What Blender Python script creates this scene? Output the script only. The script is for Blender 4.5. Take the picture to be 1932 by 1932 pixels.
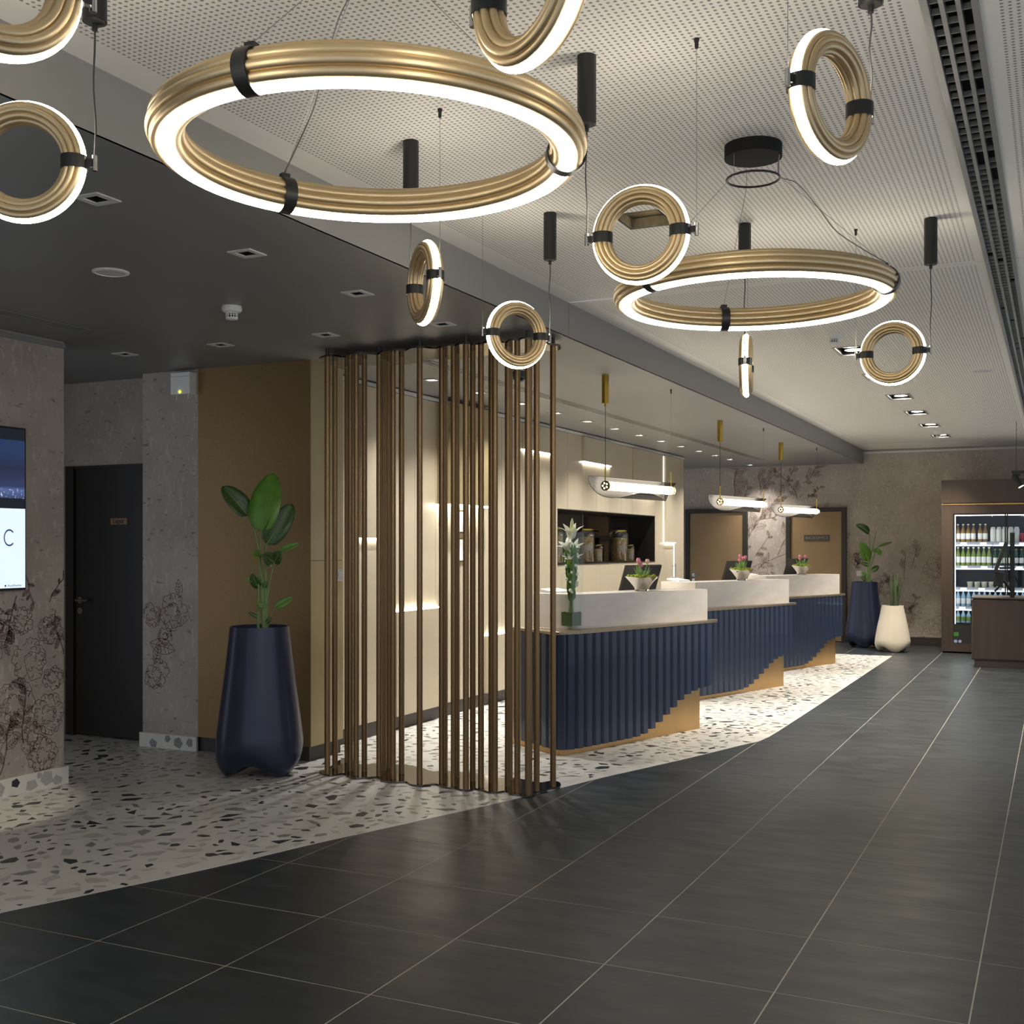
import bpy, math, random
import numpy as np
from mathutils import Vector, Matrix
for o in list(bpy.data.objects): bpy.data.objects.remove(o)
SC = bpy.context.scene
COL = SC.collection
R = math.radians
# ------------------------------------------------------------------ camera
F, CX, HZ, YAW, CZ = 2166.4, 966.0, 1031.3, .4431, 1.5   # focal length in px, horizon row, yaw, eye height
SN, CS = math.sin(YAW), math.cos(YAW)
cd = bpy.data.cameras.new('camera'); cam = bpy.data.objects.new('camera', cd); COL.objects.link(cam)
cam.location = (0, 0, CZ); cam.rotation_euler = (R(90), 0, YAW)
cd.sensor_width = 36; cd.lens = F/1932*36; cd.shift_y = (HZ-966)/1932; cd.clip_end = 100
SC.camera = cam
# ------------------------------------------------------------------ world, exposure
w = bpy.data.worlds.new('world'); SC.world = w; w.use_nodes = True
w.node_tree.nodes['Background'].inputs[0].default_value = (.76, .85, 1.0, 1)
w.node_tree.nodes['Background'].inputs[1].default_value = .33
vs = SC.view_settings
vs.view_transform = 'Standard'; vs.look = 'None'; vs.exposure = 1.22; vs.gamma = 1; vs.use_curve_mapping = False
LED_S = 26.0          # ring tubes
ZC, ZS, XS = 3.012, 2.80, -2.735     # main ceiling, dark soffit underside, soffit face
YF, XP = 18.6, -4.88                 # far wall, panelled wall
DN_WALL, DN_MAIN = 84, 110            # watts of the recessed spots

# ------------------------------------------------------------------ pixel -> point helpers
def ray(u, v):
    r = (u-CX)/F
    return Vector((r*CS-SN, r*SN+CS, -(v-HZ)/F))
def onz(u, v, z): d = ray(u, v); return d*((z-CZ)/d.z)+Vector((0, 0, CZ))
def onx(u, v, x): d = ray(u, v); return d*(x/d.x)+Vector((0, 0, CZ))
def ony(u, v, y): d = ray(u, v); return d*(y/d.y)+Vector((0, 0, CZ))
def at(u, v, dep): return ray(u, v)*dep+Vector((0, 0, CZ))
def depth(p): return -p[0]*SN+p[1]*CS

# ------------------------------------------------------------------ materials
def lin(h):
    h = h.lstrip('#'); c = [int(h[i:i+2], 16)/255 for i in (0, 2, 4)]
    return tuple((x/12.92 if x <= .04045 else ((x+.055)/1.055)**2.4) for x in c)+(1,)
MATS = {}
def mat(name, col='#808080', rough=.5, metal=0, noise=0, nscale=8, bump=0, bscale=60, emit=0, ecol=None, trans=0,
        coat=0, stretch=(1, 1, 1), spec=.5, alpha=1, rvar=0, world=False):
    m = bpy.data.materials.new(name); m.use_nodes = True; MATS[name] = m
    nt = m.node_tree; b = nt.nodes['Principled BSDF']; c = lin(col) if isinstance(col, str) else col
    b.inputs['Base Color'].default_value = c; b.inputs['Roughness'].default_value = rough
    b.inputs['Metallic'].default_value = metal; b.inputs['Transmission Weight'].default_value = trans
    b.inputs['Coat Weight'].default_value = coat; b.inputs['Specular IOR Level'].default_value = spec
    b.inputs['Alpha'].default_value = alpha
    if emit:
        b.inputs['Emission Color'].default_value = lin(ecol) if isinstance(ecol, str) else (ecol or c)
        b.inputs['Emission Strength'].default_value = emit
    if noise or bump or rvar:
        tc = nt.nodes.new('ShaderNodeTexCoord'); mp = nt.nodes.new('ShaderNodeMapping')
        mp.inputs['Scale'].default_value = stretch
        if world: tc = nt.nodes.new('ShaderNodeNewGeometry')
        nt.links.new(tc.outputs['Position' if world else 'Object'], mp.inputs[0])
    if noise or rvar:
        n = nt.nodes.new('ShaderNodeTexNoise'); n.inputs['Scale'].default_value = nscale; n.inputs['Detail'].default_value = 5
        nt.links.new(mp.outputs[0], n.inputs[0])
    if noise:
        mr = nt.nodes.new('ShaderNodeMapRange'); mr.inputs[1].default_value = .3; mr.inputs[2].default_value = .7
        mr.inputs[3].default_value = 1-noise; mr.inputs[4].default_value = 1+noise
        nt.links.new(n.outputs[0], mr.inputs[0])
        mx = nt.nodes.new('ShaderNodeMix'); mx.data_type = 'RGBA'; mx.blend_type = 'MULTIPLY'; mx.inputs[0].default_value = 1
        mx.inputs[6].default_value = c; nt.links.new(mr.outputs[0], mx.inputs[7]); nt.links.new(mx.outputs[2], b.inputs['Base Color'])
    if rvar:
        m2 = nt.nodes.new('ShaderNodeMapRange'); m2.inputs[1].default_value = .3; m2.inputs[2].default_value = .7
        m2.inputs[3].default_value = rough-rvar; m2.inputs[4].default_value = rough+rvar
        nt.links.new(n.outputs[0], m2.inputs[0]); nt.links.new(m2.outputs[0], b.inputs['Roughness'])
    if bump:
        n2 = nt.nodes.new('ShaderNodeTexNoise'); n2.inputs['Scale'].default_value = bscale; n2.inputs['Detail'].default_value = 4
        nt.links.new(mp.outputs[0], n2.inputs[0]); bp = nt.nodes.new('ShaderNodeBump'); bp.inputs['Strength'].default_value = bump
        bp.inputs['Distance'].default_value = .01; nt.links.new(n2.outputs[0], bp.inputs['Height']); nt.links.new(bp.outputs[0], b.inputs['Normal'])
    return m
WARM = (1.0, .93, .80, 1)
mat('gold', '#cfb88f', .44, .9)
mat('led', '#ffffff', .5, emit=LED_S, ecol=WARM)
mat('led_big', '#ffffff', .5, emit=LED_S*.55, ecol=WARM)
mat('black', '#2b2b29', .45)
mat('blackmetal', '#2a2a28', .38, .3)
mat('canopy_black', '#1c1c1b', .75, spec=.2)
mat('chrome', '#c8c8c6', .12, 1)
mat('steelwire', '#9a9a96', .35, .9)
mat('cable', '#3a3936', .6)
mat('white', '#e6e4de', .5)
mat('greywhite', '#c9c8c2', .5)
mat('dark_paint', '#7f7f7d', .45, noise=.03, nscale=3)
mat('soffit_face', '#8b8983', .5)
mat('slate', '#272c2f', .38, noise=.16, nscale=3.2, bump=.05, bscale=14, stretch=(1, 3.2, 1), rvar=.07, spec=.6, world=True)
mat('grout', '#a19c90', .8)
mat('terrazzo', '#c9c6bf', .33, noise=.06, nscale=9, rvar=.05)
mat('chip_dark', '#303437', .3, noise=.25, nscale=45)
mat('chip_grey', '#85847f', .3, noise=.2, nscale=40)
mat('chip_light', '#aeaaa2', .33, noise=.08, nscale=30)
mat('chip_brown', '#5a463d', .3, noise=.2, nscale=40)
mat('terrazzo_edge', '#d8d4c8', .4, noise=.05)
mat('rod', '#8b7150', .40, .9)
mat('mirror_plate', '#6e6a64', .07, 1)
mat('column', '#8d7148', .42, .55, noise=.10, nscale=120, bump=.12, bscale=260)
mat('panel', '#bfb299', .36, .15, noise=.03, nscale=3, stretch=(1, 1, .3))
mat('panel_dark', '#a8976f', .36, .35, noise=.03)
mat('plinth', '#3b352d', .5)
mat('stripled', '#ffffff', .5, emit=9, ecol=(1, .96, .86, 1))
mat('stripsoft', '#ffffff', .5, emit=1.0, ecol=(1, .95, .84, 1))
mat('niche', '#15130f', .06, 0, spec=.6)
mat('nichebox', '#1d1a16', .35)
mat('blue', '#253147', .36, .2, coat=.2)
mat('copper', '#c29c68', .36, .9, noise=.05, nscale=4)
mat('marble', '#ddd4c8', .30, noise=.07, nscale=5, stretch=(1, 1, 2.2))
mat('shelf', '#9b8b72', .30, .85)
mat('desk_inner', '#cfc6b6', .45)
mat('screen_back', '#2a2826', .36)
mat('planter_blue', '#282e45', .34, .3, coat=.15, bump=.05, bscale=420)
mat('planter_white', '#d9cdb9', .45, bump=.04, bscale=420)
mat('soil', '#2a2018', .9, noise=.3, nscale=30)
mat('leaf', '#5f8b2e', .36, noise=.18, nscale=14)
mat('leaf_dark', '#3d5628', .38, noise=.18, nscale=14)
mat('leaf_lily', '#6f8f55', .45, noise=.1, nscale=20)
mat('stem', '#75904f', .45)
mat('snake', '#4a5538', .45, noise=.2, nscale=25)
mat('door_dark', '#221d18', .42, noise=.05)
mat('door_tan', '#8f7552', .42, .1, noise=.05, nscale=4)
mat('frame_dark', '#2c251f', .45)
mat('wood_dark', '#46392f', .42, noise=.14, nscale=14, stretch=(1, 1, .08))
mat('tv_body', '#0d0d0e', .25)
mat('tv_white', '#eaf6fb', .5, emit=.36, ecol='#e4f3f8')
mat('tv_bar', '#1d2430', .4, emit=.12, ecol='#1f2a38')
mat('tv_ink', '#2a4d94', .5, emit=.15, ecol='#2a4d94')
mat('tv_mark', '#5b3038', .5, emit=.2, ecol='#5b3038')
mat('sign', '#8a6f52', .45, .2)
mat('sign_ink', '#3a2c22', .5)
mat('sign_dark', '#413d37', .4)
mat('sign_light', '#8a857b', .4)
def clear_glass(name, tint=(1, 1, 1, 1), gl=.10, gr=.5):
    m = bpy.data.materials.new(name); m.use_nodes = True; MATS[name] = m; nt = m.node_tree; N = nt.nodes
    tr = N.new('ShaderNodeBsdfTransparent'); tr.inputs[0].default_value = tint; g = N.new('ShaderNodeBsdfGlossy'); g.inputs['Roughness'].default_value = .02
    lw = N.new('ShaderNodeLayerWeight'); lw.inputs[0].default_value = .35; mr = N.new('ShaderNodeMapRange'); mr.inputs[3].default_value = gl*.4; mr.inputs[4].default_value = gr
    nt.links.new(lw.outputs['Facing'], mr.inputs[0])
    ms = N.new('ShaderNodeMixShader'); nt.links.new(mr.outputs[0], ms.inputs[0]); nt.links.new(tr.outputs[0], ms.inputs[1]); nt.links.new(g.outputs[0], ms.inputs[2])
    nt.links.new(ms.outputs[0], N['Material Output'].inputs[0])
clear_glass('glass', (.99, .997, .993, 1), .015, .12); clear_glass('door_glass', (.93, .96, .97, 1), .05); clear_glass('jar_glass', (.85, .85, .80, 1), .25)
mat('water', '#e6f2e2', .02, trans=1)
mat('lily', '#f4f3e2', .5)
mat('lilybud', '#dfe2a5', .5)
mat('tulip', '#ee8fa3', .45)
mat('tulip2', '#f2c6b0', .45)
mat('tulip_leaf', '#86a862', .45)
mat('moss', '#8c9a2e', .9, noise=.4, nscale=60)
mat('silver', '#d6d2cc', .10, 1)
mat('brass', '#b99a45', .22, 1)
mat('tube_lamp', '#ffffff', .5, emit=4.5, ecol=(1, .93, .80, 1))
mat('alu', '#b3b3b0', .35, .7)
mat('slot_black', '#0f0f0f', .7)
mat('lamp_on', '#ffffff', .5, emit=25, ecol=(1, .9, .7, 1))
mat('lamp_on_cool', '#ffffff', .5, emit=14, ecol=(1, .97, .92, 1))
mat('fridge_in', '#24272c', .4)
mat('fridge_led', '#ffffff', .5, emit=2.6, ecol=(.9, .95, 1, 1))
mat('fridge_rail', '#84868f', .4)
mat('label_white', '#f2f2f0', .5)
mat('b_amber', '#8a6a3a', .15, noise=.1); mat('b_green', '#7f9440', .15); mat('b_dkgreen', '#1f4a3a', .15)
mat('b_blue', '#8fb4cc', .12); mat('b_white', '#f0f0ee', .4); mat('b_red', '#b8404a', .4); mat('b_can', '#3556a0', .3)
mat('cup', '#d8d2b8', .5)
mat('mineral', '#9a8c6e', .95, noise=.4, nscale=12)
mat('screen_green', '#4a7d3a', .5); mat('sticker_blue', '#a9b0d8', .5)
mat('yellow_led', '#d8e020', .5, emit=3, ecol='#d8e020')

def perforated():
    m = bpy.data.materials.new('perforated_ceiling'); m.use_nodes = True; MATS['perf'] = m
    nt = m.node_tree; N = nt.nodes; L = nt.links; b = N['Principled BSDF']; b.inputs['Roughness'].default_value = .6
    tc = N.new('ShaderNodeTexCoord'); sp = N.new('ShaderNodeSeparateXYZ'); L.new(tc.outputs['Object'], sp.inputs[0])
    def math_(op, a, bb=None, c=None):
        n = N.new('ShaderNodeMath'); n.operation = op
        for i, x in enumerate((a, bb, c)):
            if x is None: continue
            if isinstance(x, (int, float)): n.inputs[i].default_value = x
            else: L.new(x, n.inputs[i])
        return n.outputs[0]
    P = .0215
    def cell(o): return math_('SUBTRACT', math_('FRACT', math_('DIVIDE', o, P)), .5)
    fx, fy = cell(sp.outputs[0]), cell(sp.outputs[1])
    d = math_('SQRT', math_('ADD', math_('MULTIPLY', fx, fx), math_('MULTIPLY', fy, fy)))
    hole = math_('SUBTRACT', 1, math_('SMOOTH_MIN', 1, math_('MULTIPLY', math_('MAXIMUM', math_('SUBTRACT', d, .2), 0), 12), .01))
    # plain margins along the soffit and the seam
    mg = math_('MULTIPLY', math_('GREATER_THAN', sp.outputs[0], XS+.14), math_('GREATER_THAN', math_('ABSOLUTE', math_('SUBTRACT', sp.outputs[1], 6.58)), .05))
    mg = math_('MULTIPLY', mg, math_('LESS_THAN', sp.outputs[1], 17.6))
    mg = math_('MULTIPLY', mg, math_('GREATER_THAN', math_('ABSOLUTE', math_('ADD', sp.outputs[0], .27)), .12))
    hole = math_('MULTIPLY', hole, mg)
    mx = N.new('ShaderNodeMix'); mx.data_type = 'RGBA'; L.new(hole, mx.inputs[0])
    mx.inputs[6].default_value = lin('#f5f1e8'); mx.inputs[7].default_value = lin('#97938a')
    L.new(mx.outputs[2], b.inputs['Base Color'])
    bp = N.new('ShaderNodeBump'); bp.invert = True; bp.inputs['Strength'].default_value = .5; bp.inputs['Distance'].default_value = .004
    L.new(hole, bp.inputs['Height']); L.new(bp.outputs[0], b.inputs['Normal'])
perforated()

def wallpaper(name, c1, c2, c3):
    m = bpy.data.materials.new(name); m.use_nodes = True; MATS[name] = m
    nt = m.node_tree; N = nt.nodes; L = nt.links; b = N['Principled BSDF']; b.inputs['Roughness'].default_value = .62
    tc = N.new('ShaderNodeTexCoord')
    def noise(scale, st, det=6):
        mp = N.new('ShaderNodeMapping'); mp.inputs['Scale'].default_value = st; L.new(tc.outputs['Object'], mp.inputs[0])
        n = N.new('ShaderNodeTexNoise'); n.inputs['Scale'].default_value = scale; n.inputs['Detail'].default_value = det
        L.new(mp.outputs[0], n.inputs[0]); return n.outputs[0]
    def ramp(o, a, bb):
        r = N.new('ShaderNodeMapRange'); r.inputs[1].default_value = a; r.inputs[2].default_value = bb; L.new(o, r.inputs[0]); return r.outputs[0]
    big = ramp(noise(2.2, (1, 1, 1)), .35, .65)
    fine = ramp(noise(28, (1, 1, .45), 8), .55, .75)
    dots = ramp(noise(34, (1, 1, .45), 3), .64, .72)
    dark = ramp(noise(15, (1, 1, 2.4), 9), .63, .70)
    def mix(f, a, bb):
        mx = N.new('ShaderNodeMix'); mx.data_type = 'RGBA'; L.new(f, mx.inputs[0])
        for i, x in ((6, a), (7, bb)):
            if isinstance(x, tuple): mx.inputs[i].default_value = x
            else: L.new(x, mx.inputs[i])
        return mx.outputs[2]
    col = mix(big, lin(c1), lin(c2))
    def half(f, k):
        mm = N.new('ShaderNodeMath'); mm.operation = 'MULTIPLY'; mm.inputs[1].default_value = k; L.new(f, mm.inputs[0]); return mm.outputs[0]
    col = mix(half(fine, .6), col, lin(c3)); col = mix(half(dots, .6), col, lin('#c4b8a8')); col = mix(half(dark, .55), col, lin('#4a4038'))
    L.new(col, b.inputs['Base Color'])
    bp = N.new('ShaderNodeBump'); bp.inputs['Strength'].default_value = .25; bp.inputs['Distance'].default_value = .006
    L.new(noise(45, (1, 1, .6), 6), bp.inputs['Height']); L.new(bp.outputs[0], b.inputs['Normal'])
wallpaper('paper', '#a09488', '#b0a497', '#c8bcb0')
mat('ink', '#755e50', .6)

def mesh_shade():
    m = bpy.data.materials.new('wire_mesh'); m.use_nodes = True; MATS['wiremesh'] = m
    nt = m.node_tree; N = nt.nodes; L = nt.links; b = N['Principled BSDF']
    b.inputs['Base Color'].default_value = lin('#2a2213'); b.inputs['Metallic'].default_value = .4; b.inputs['Roughness'].default_value = .4
    uv = N.new('ShaderNodeUVMap'); br = N.new('ShaderNodeTexBrick'); br.offset = 0; br.inputs['Scale'].default_value = 1
    br.inputs['Brick Width'].default_value = .017; br.inputs['Row Height'].default_value = .017; br.inputs['Mortar Size'].default_value = .0058
    br.inputs['Mortar Smooth'].default_value = 0
    L.new(uv.outputs[0], br.inputs[0])
    tr = N.new('ShaderNodeBsdfTransparent'); ms = N.new('ShaderNodeMixShader')
    L.new(br.outputs['Fac'], ms.inputs[0]); L.new(tr.outputs[0], ms.inputs[1]); L.new(b.outputs[0], ms.inputs[2])
    L.new(ms.outputs[0], N['Material Output'].inputs[0])
mesh_shade()

def city():
    m = bpy.data.materials.new('tv_city'); m.use_nodes = True; MATS['tv_city'] = m
    nt = m.node_tree; N = nt.nodes; L = nt.links; b = N['Principled BSDF']; b.inputs['Roughness'].default_value = .3
    tc = N.new('ShaderNodeTexCoord'); sp = N.new('ShaderNodeSeparateXYZ'); L.new(tc.outputs['Generated'], sp.inputs[0])
    cr = N.new('ShaderNodeValToRGB'); L.new(sp.outputs[2], cr.inputs[0]); e = cr.color_ramp.elements
    e[0].position = 0; e[0].color = lin('#39476e'); e[1].position = 1; e[1].color = lin('#23365c')
    for p, c in ((.14, '#55679a'), (.20, '#303b60'), (.5, '#222b45'), (.8, '#27375c')):
        x = e.new(p); x.color = lin(c)
    n = N.new('ShaderNodeTexNoise'); n.inputs['Scale'].default_value = 60; L.new(tc.outputs['Object'], n.inputs[0])
    gt = N.new('ShaderNodeMapRange'); gt.inputs[1].default_value = .6; gt.inputs[2].default_value = .68; L.new(n.outputs[0], gt.inputs[0])
    lo = N.new('ShaderNodeMath'); lo.operation = 'LESS_THAN'; lo.inputs[1].default_value = .17; L.new(sp.outputs[2], lo.inputs[0])
    mu = N.new('ShaderNodeMath'); mu.operation = 'MULTIPLY'; L.new(gt.outputs[0], mu.inputs[0]); L.new(lo.outputs[0], mu.inputs[1])
    mx = N.new('ShaderNodeMix'); mx.data_type = 'RGBA'; L.new(mu.outputs[0], mx.inputs[0]); L.new(cr.outputs[0], mx.inputs[6]); mx.inputs[7].default_value = lin('#c9d2ea')
    L.new(mx.outputs[2], b.inputs['Emission Color']); b.inputs['Emission Strength'].default_value = .42; b.inputs['Base Color'].default_value = (0, 0, 0, 1)
city()

# ------------------------------------------------------------------ mesh builder
class MB:
    def __init__(s): s.v = []; s.f = []; s.m = []
    def add(s, vs, fs, mi=0):
        o = len(s.v); s.v += [tuple(x) for x in vs]; s.f += [tuple(i+o for i in f) for f in fs]; s.m += [mi]*len(fs); return s
    def box(s, x0, x1, y0, y1, z0, z1, mi=0):
        v = [(x, y, z) for z in (z0, z1) for y in (y0, y1) for x in (x0, x1)]
        return s.add(v, [(0, 2, 3, 1), (4, 5, 7, 6), (0, 1, 5, 4), (2, 6, 7, 3), (0, 4, 6, 2), (1, 3, 7, 5)], mi)
    def obox(s, c, ax, ay, az, mi=0):       # centre + half-axis vectors
        c, ax, ay, az = map(Vector, (c, ax, ay, az))
        v = [c+ax*i+ay*j+az*k for k in (-1, 1) for j in (-1, 1) for i in (-1, 1)]
        return s.add(v, [(0, 2, 3, 1), (4, 5, 7, 6), (0, 1, 5, 4), (2, 6, 7, 3), (0, 4, 6, 2), (1, 3, 7, 5)], mi)
    def tube(s, pts, r, seg=8, mi=0, caps=True):
        pts = [Vector(p) for p in pts]; n = len(pts); rs = r if isinstance(r, (list, tuple)) else [r]*n
        t0 = (pts[1]-pts[0]).normalized(); up = Vector((0, 0, 1)) if abs(t0.z) < .9 else Vector((1, 0, 0))
        a = t0.cross(up).normalized(); V = []
        for i, p in enumerate(pts):
            t = (pts[min(i+1, n-1)]-pts[max(i-1, 0)]).normalized()
            a = (a-t*a.dot(t)).normalized(); b = t.cross(a)
            for k in range(seg):
                q = 2*math.pi*k/seg; V.append(p+(a*math.cos(q)+b*math.sin(q))*rs[i])
        fs = [(i*seg+k, i*seg+(k+1) % seg, (i+1)*seg+(k+1) % seg, (i+1)*seg+k) for i in range(n-1) for k in range(seg)]
        if caps: fs += [tuple(range(seg))[::-1], tuple((n-1)*seg+k for k in range(seg))]
        return s.add(V, fs, mi)
    def lathe(s, prof, c=(0, 0, 0), seg=24, mi=0, cap=True):    # prof: (r, z)
        V = [(c[0]+r*math.cos(2*math.pi*k/seg), c[1]+r*math.sin(2*math.pi*k/seg), c[2]+z) for r, z in prof for k in range(seg)]
        n = len(prof)
        fs = [(i*seg+k, i*seg+(k+1) % seg, (i+1)*seg+(k+1) % seg, (i+1)*seg+k) for i in range(n-1) for k in range(seg)]
        if cap:
            if prof[0][0] > 1e-6: fs.append(tuple(range(seg))[::-1])
            if prof[-1][0] > 1e-6: fs.append(tuple((n-1)*seg+k for k in range(seg)))
        return s.add(V, fs, mi)
    def prism(s, outline, z0, z1, mi=0):
        n = len(outline); V = [(p[0], p[1], z0) for p in outline]+[(p[0], p[1], z1) for p in outline]
        fs = [(i, (i+1) % n, n+(i+1) % n, n+i) for i in range(n)]+[tuple(range(n))[::-1], tuple(range(n, 2*n))]
        return s.add(V, fs, mi)
    def torus(s, Rr, r, c=(0, 0, 0), seg=48, ps=8, mi=0):
        V = [(c[0]+(Rr+r*math.cos(2*math.pi*j/ps))*math.cos(2*math.pi*i/seg), c[1]+(Rr+r*math.cos(2*math.pi*j/ps))*math.sin(2*math.pi*i/seg), c[2]+r*math.sin(2*math.pi*j/ps)) for i in range(seg) for j in range(ps)]
        return s.add(V, [(i*ps+j, ((i+1) % seg)*ps+j, ((i+1) % seg)*ps+(j+1) % ps, i*ps+(j+1) % ps) for i in range(seg) for j in range(ps)], mi)
    def build(s, name, m, parent=None, org=(0, 0, 0), smooth=0, kind=None, label=None, bevel=0, uv=None, local=False):
        me = bpy.data.meshes.new(name)
        o = Vector(org)
        if parent is not None and not local: o = parent.location if org == (0, 0, 0) else o
        me.from_pydata([tuple(Vector(p)-o) for p in s.v] if not local else s.v, [], s.f); me.update()
        ms = m if isinstance(m, (list, tuple)) else [m]
        for x in ms: me.materials.append(MATS[x])
        if len(ms) > 1: me.polygons.foreach_set('material_index', s.m)
        if smooth:
            me.polygons.foreach_set('use_smooth', [True]*len(me.polygons)); me.set_sharp_from_angle(angle=R(smooth))
        if uv:
            ul = me.uv_layers.new(name='UVMap')
            for lp in me.loops: ul.data[lp.index].uv = uv[lp.vertex_index]
        ob = bpy.data.objects.new(name, me); COL.objects.link(ob)
        if parent is not None: ob.parent = parent
        elif not local: ob.location = o
        if bevel:
            md = ob.modifiers.new('bevel', 'BEVEL'); md.width = bevel; md.segments = 2; md.limit_method = 'ANGLE'
        if kind: ob['kind'] = kind
        if label: ob['label'] = label
        return ob
def thing(name, label, cat, loc=(0, 0, 0), group=None, rotz=0):
    o = bpy.data.objects.new(name, None); COL.objects.link(o); o.location = loc; o.empty_display_size = .1
    o.rotation_euler = (0, 0, rotz); tag(o, label, cat, group); return o
def tag(o, label, cat, group=None):
    o['label'] = label; o['category'] = cat
    if group: o['group'] = group
    return o
def children(o): return [c for c in bpy.data.objects if c.parent == o]
def copy_tree(o, parent=None):
    c = o.copy(); COL.objects.link(c); c.parent = parent
    for ch in children(o): copy_tree(ch, c)
    return c
def text_mesh(name, txt, size, m, parent, M, extrude=.0015, align='CENTER', label=None):
    cu = bpy.data.curves.new(name, 'FONT'); cu.body = txt; cu.size = size; cu.extrude = extrude; cu.align_x = align; cu.align_y = 'CENTER'
    t = bpy.data.objects.new(name, cu); COL.objects.link(t)
    bpy.context.view_layer.update()
    me = bpy.data.meshes.new_from_object(t.evaluated_get(bpy.context.evaluated_depsgraph_get()))
    bpy.data.objects.remove(t)
    me.materials.clear(); me.materials.append(MATS[m]); me.transform(Matrix.Translation(-parent.location) @ M if parent else M)
    ob = bpy.data.objects.new(name, me); COL.objects.link(ob); ob.parent = parent
    return ob
def smooth_poly(pts, n=6, closed=True):
    P = [np.array(p, float) for p in pts]; out = []; k = len(P)
    for i in range(k if closed else k-1):
        p0, p1, p2, p3 = (P[(i-1) % k], P[i], P[(i+1) % k], P[(i+2) % k]) if closed else (P[max(i-1, 0)], P[i], P[i+1], P[min(i+2, k-1)])
        for j in range(n):
            t = j/n
            out.append(tuple(.5*((2*p1)+(-p0+p2)*t+(2*p0-5*p1+4*p2-p3)*t*t+(-p0+3*p1-3*p2+p3)*t**3)))
    if not closed: out.append(tuple(P[-1]))
    return out
def spot(name, loc, target, watts, angle, col=(1, .93, .82), blend=.5, size=.04, parent=None):
    l = bpy.data.lights.new(name, 'SPOT'); l.energy = watts; l.spot_size = R(angle); l.spot_blend = blend; l.color = col[:3]; l.shadow_soft_size = size
    o = bpy.data.objects.new(name, l); COL.objects.link(o); o.location = loc
    d = Vector(target)-Vector(loc); o.rotation_euler = d.to_track_quat('-Z', 'Y').to_euler()
    if parent: o.parent = parent; o.location = Vector(loc)-parent.location
    return o
def sheet(x0, x1, y0, y1, z, holes, th=.012):
    """horizontal panel with rectangular openings"""
    xs = sorted({x0, x1, *[h[0] for h in holes], *[h[1] for h in holes]}); ys = sorted({y0, y1, *[h[2] for h in holes], *[h[3] for h in holes]})
    xs = [x for x in xs if x0 <= x <= x1]; ys = [y for y in ys if y0 <= y <= y1]
    b = MB()
    for i in range(len(xs)-1):
        for j in range(len(ys)-1):
            cx, cy = (xs[i]+xs[i+1])/2, (ys[j]+ys[j+1])/2
            if any(h[0] < cx < h[1] and h[2] < cy < h[3] for h in holes): continue
            b.add([(xs[i], ys[j], z), (xs[i], ys[j+1], z), (xs[i+1], ys[j+1], z), (xs[i+1], ys[j], z)], [(0, 1, 2, 3)])
    return b
rnd = random.Random(7)
# ================================================================== STRUCTURE
# ---- terrazzo outline (plan)
edge_px = [(0, 1722), (150, 1691), (300, 1659), (450, 1626), (600, 1590), (770, 1553), (930, 1517), (1040, 1491), (1140, 1466), (1230, 1446), (1300, 1430), (1370, 1413), (1415, 1402)]
edge = [tuple(onz(u, v, 0)[:2]) for u, v in edge_px]
e0, e1 = edge[0], edge[1]
edge = [(e0[0]-(e1[0]-e0[0])*4.2, e0[1]-(e1[1]-e0[1])*4.2)]+edge+[(-2.075, 8.80), (-2.052, 9.05), (-2.045, 9.4), (-2.04, 11), (-2.04, 16.45)]
TERR = edge+[(-8.2, 16.45), (-8.2, edge[0][1])]
def in_poly(p, poly):
    c = False; j = len(poly)-1
    for i in range(len(poly)):
        a, b = poly[i], poly[j]
        if (a[1] > p[1]) != (b[1] > p[1]) and p[0] < (b[0]-a[0])*(p[1]-a[1])/(b[1]-a[1])+a[0]: c = not c
        j = i
    return c
fl = MB().box(-8.2, 3.2, -1.0, YF, -.05, -.0024).build('floor', 'grout', kind='structure')
TX, TY, X0, Y0 = .6099, .5999, -3.3001, 3.8742
tb = MB().box(.0026, TX-.0026, .0026, TY-.0026, -.012, 0)
tile0 = None
for i in range(-3, 8):
    for j in range(-6, 25):
        x, y = X0+i*TX, Y0+j*TY
        if x > 1.2 or y+TY < .5 or y > YF-.05: continue
        if all(in_poly((x+a*TX, y+b*TY), TERR) for a in (0, 1) for b in (0, 1)): continue
        if x < -4.6 and y > 3: continue
        if tile0 is None:
            tile0 = tb.build('tile', 'slate', fl, local=True, bevel=0); t = tile0
        else:
            t = tile0.copy(); COL.objects.link(t); t.parent = fl
        t.location = (x, y, -.0015+rnd.uniform(-.0004, .0003))
ft = MB().prism(TERR, -.012, 0).build('floor_terrazzo', 'terrazzo', kind='structure')
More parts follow.
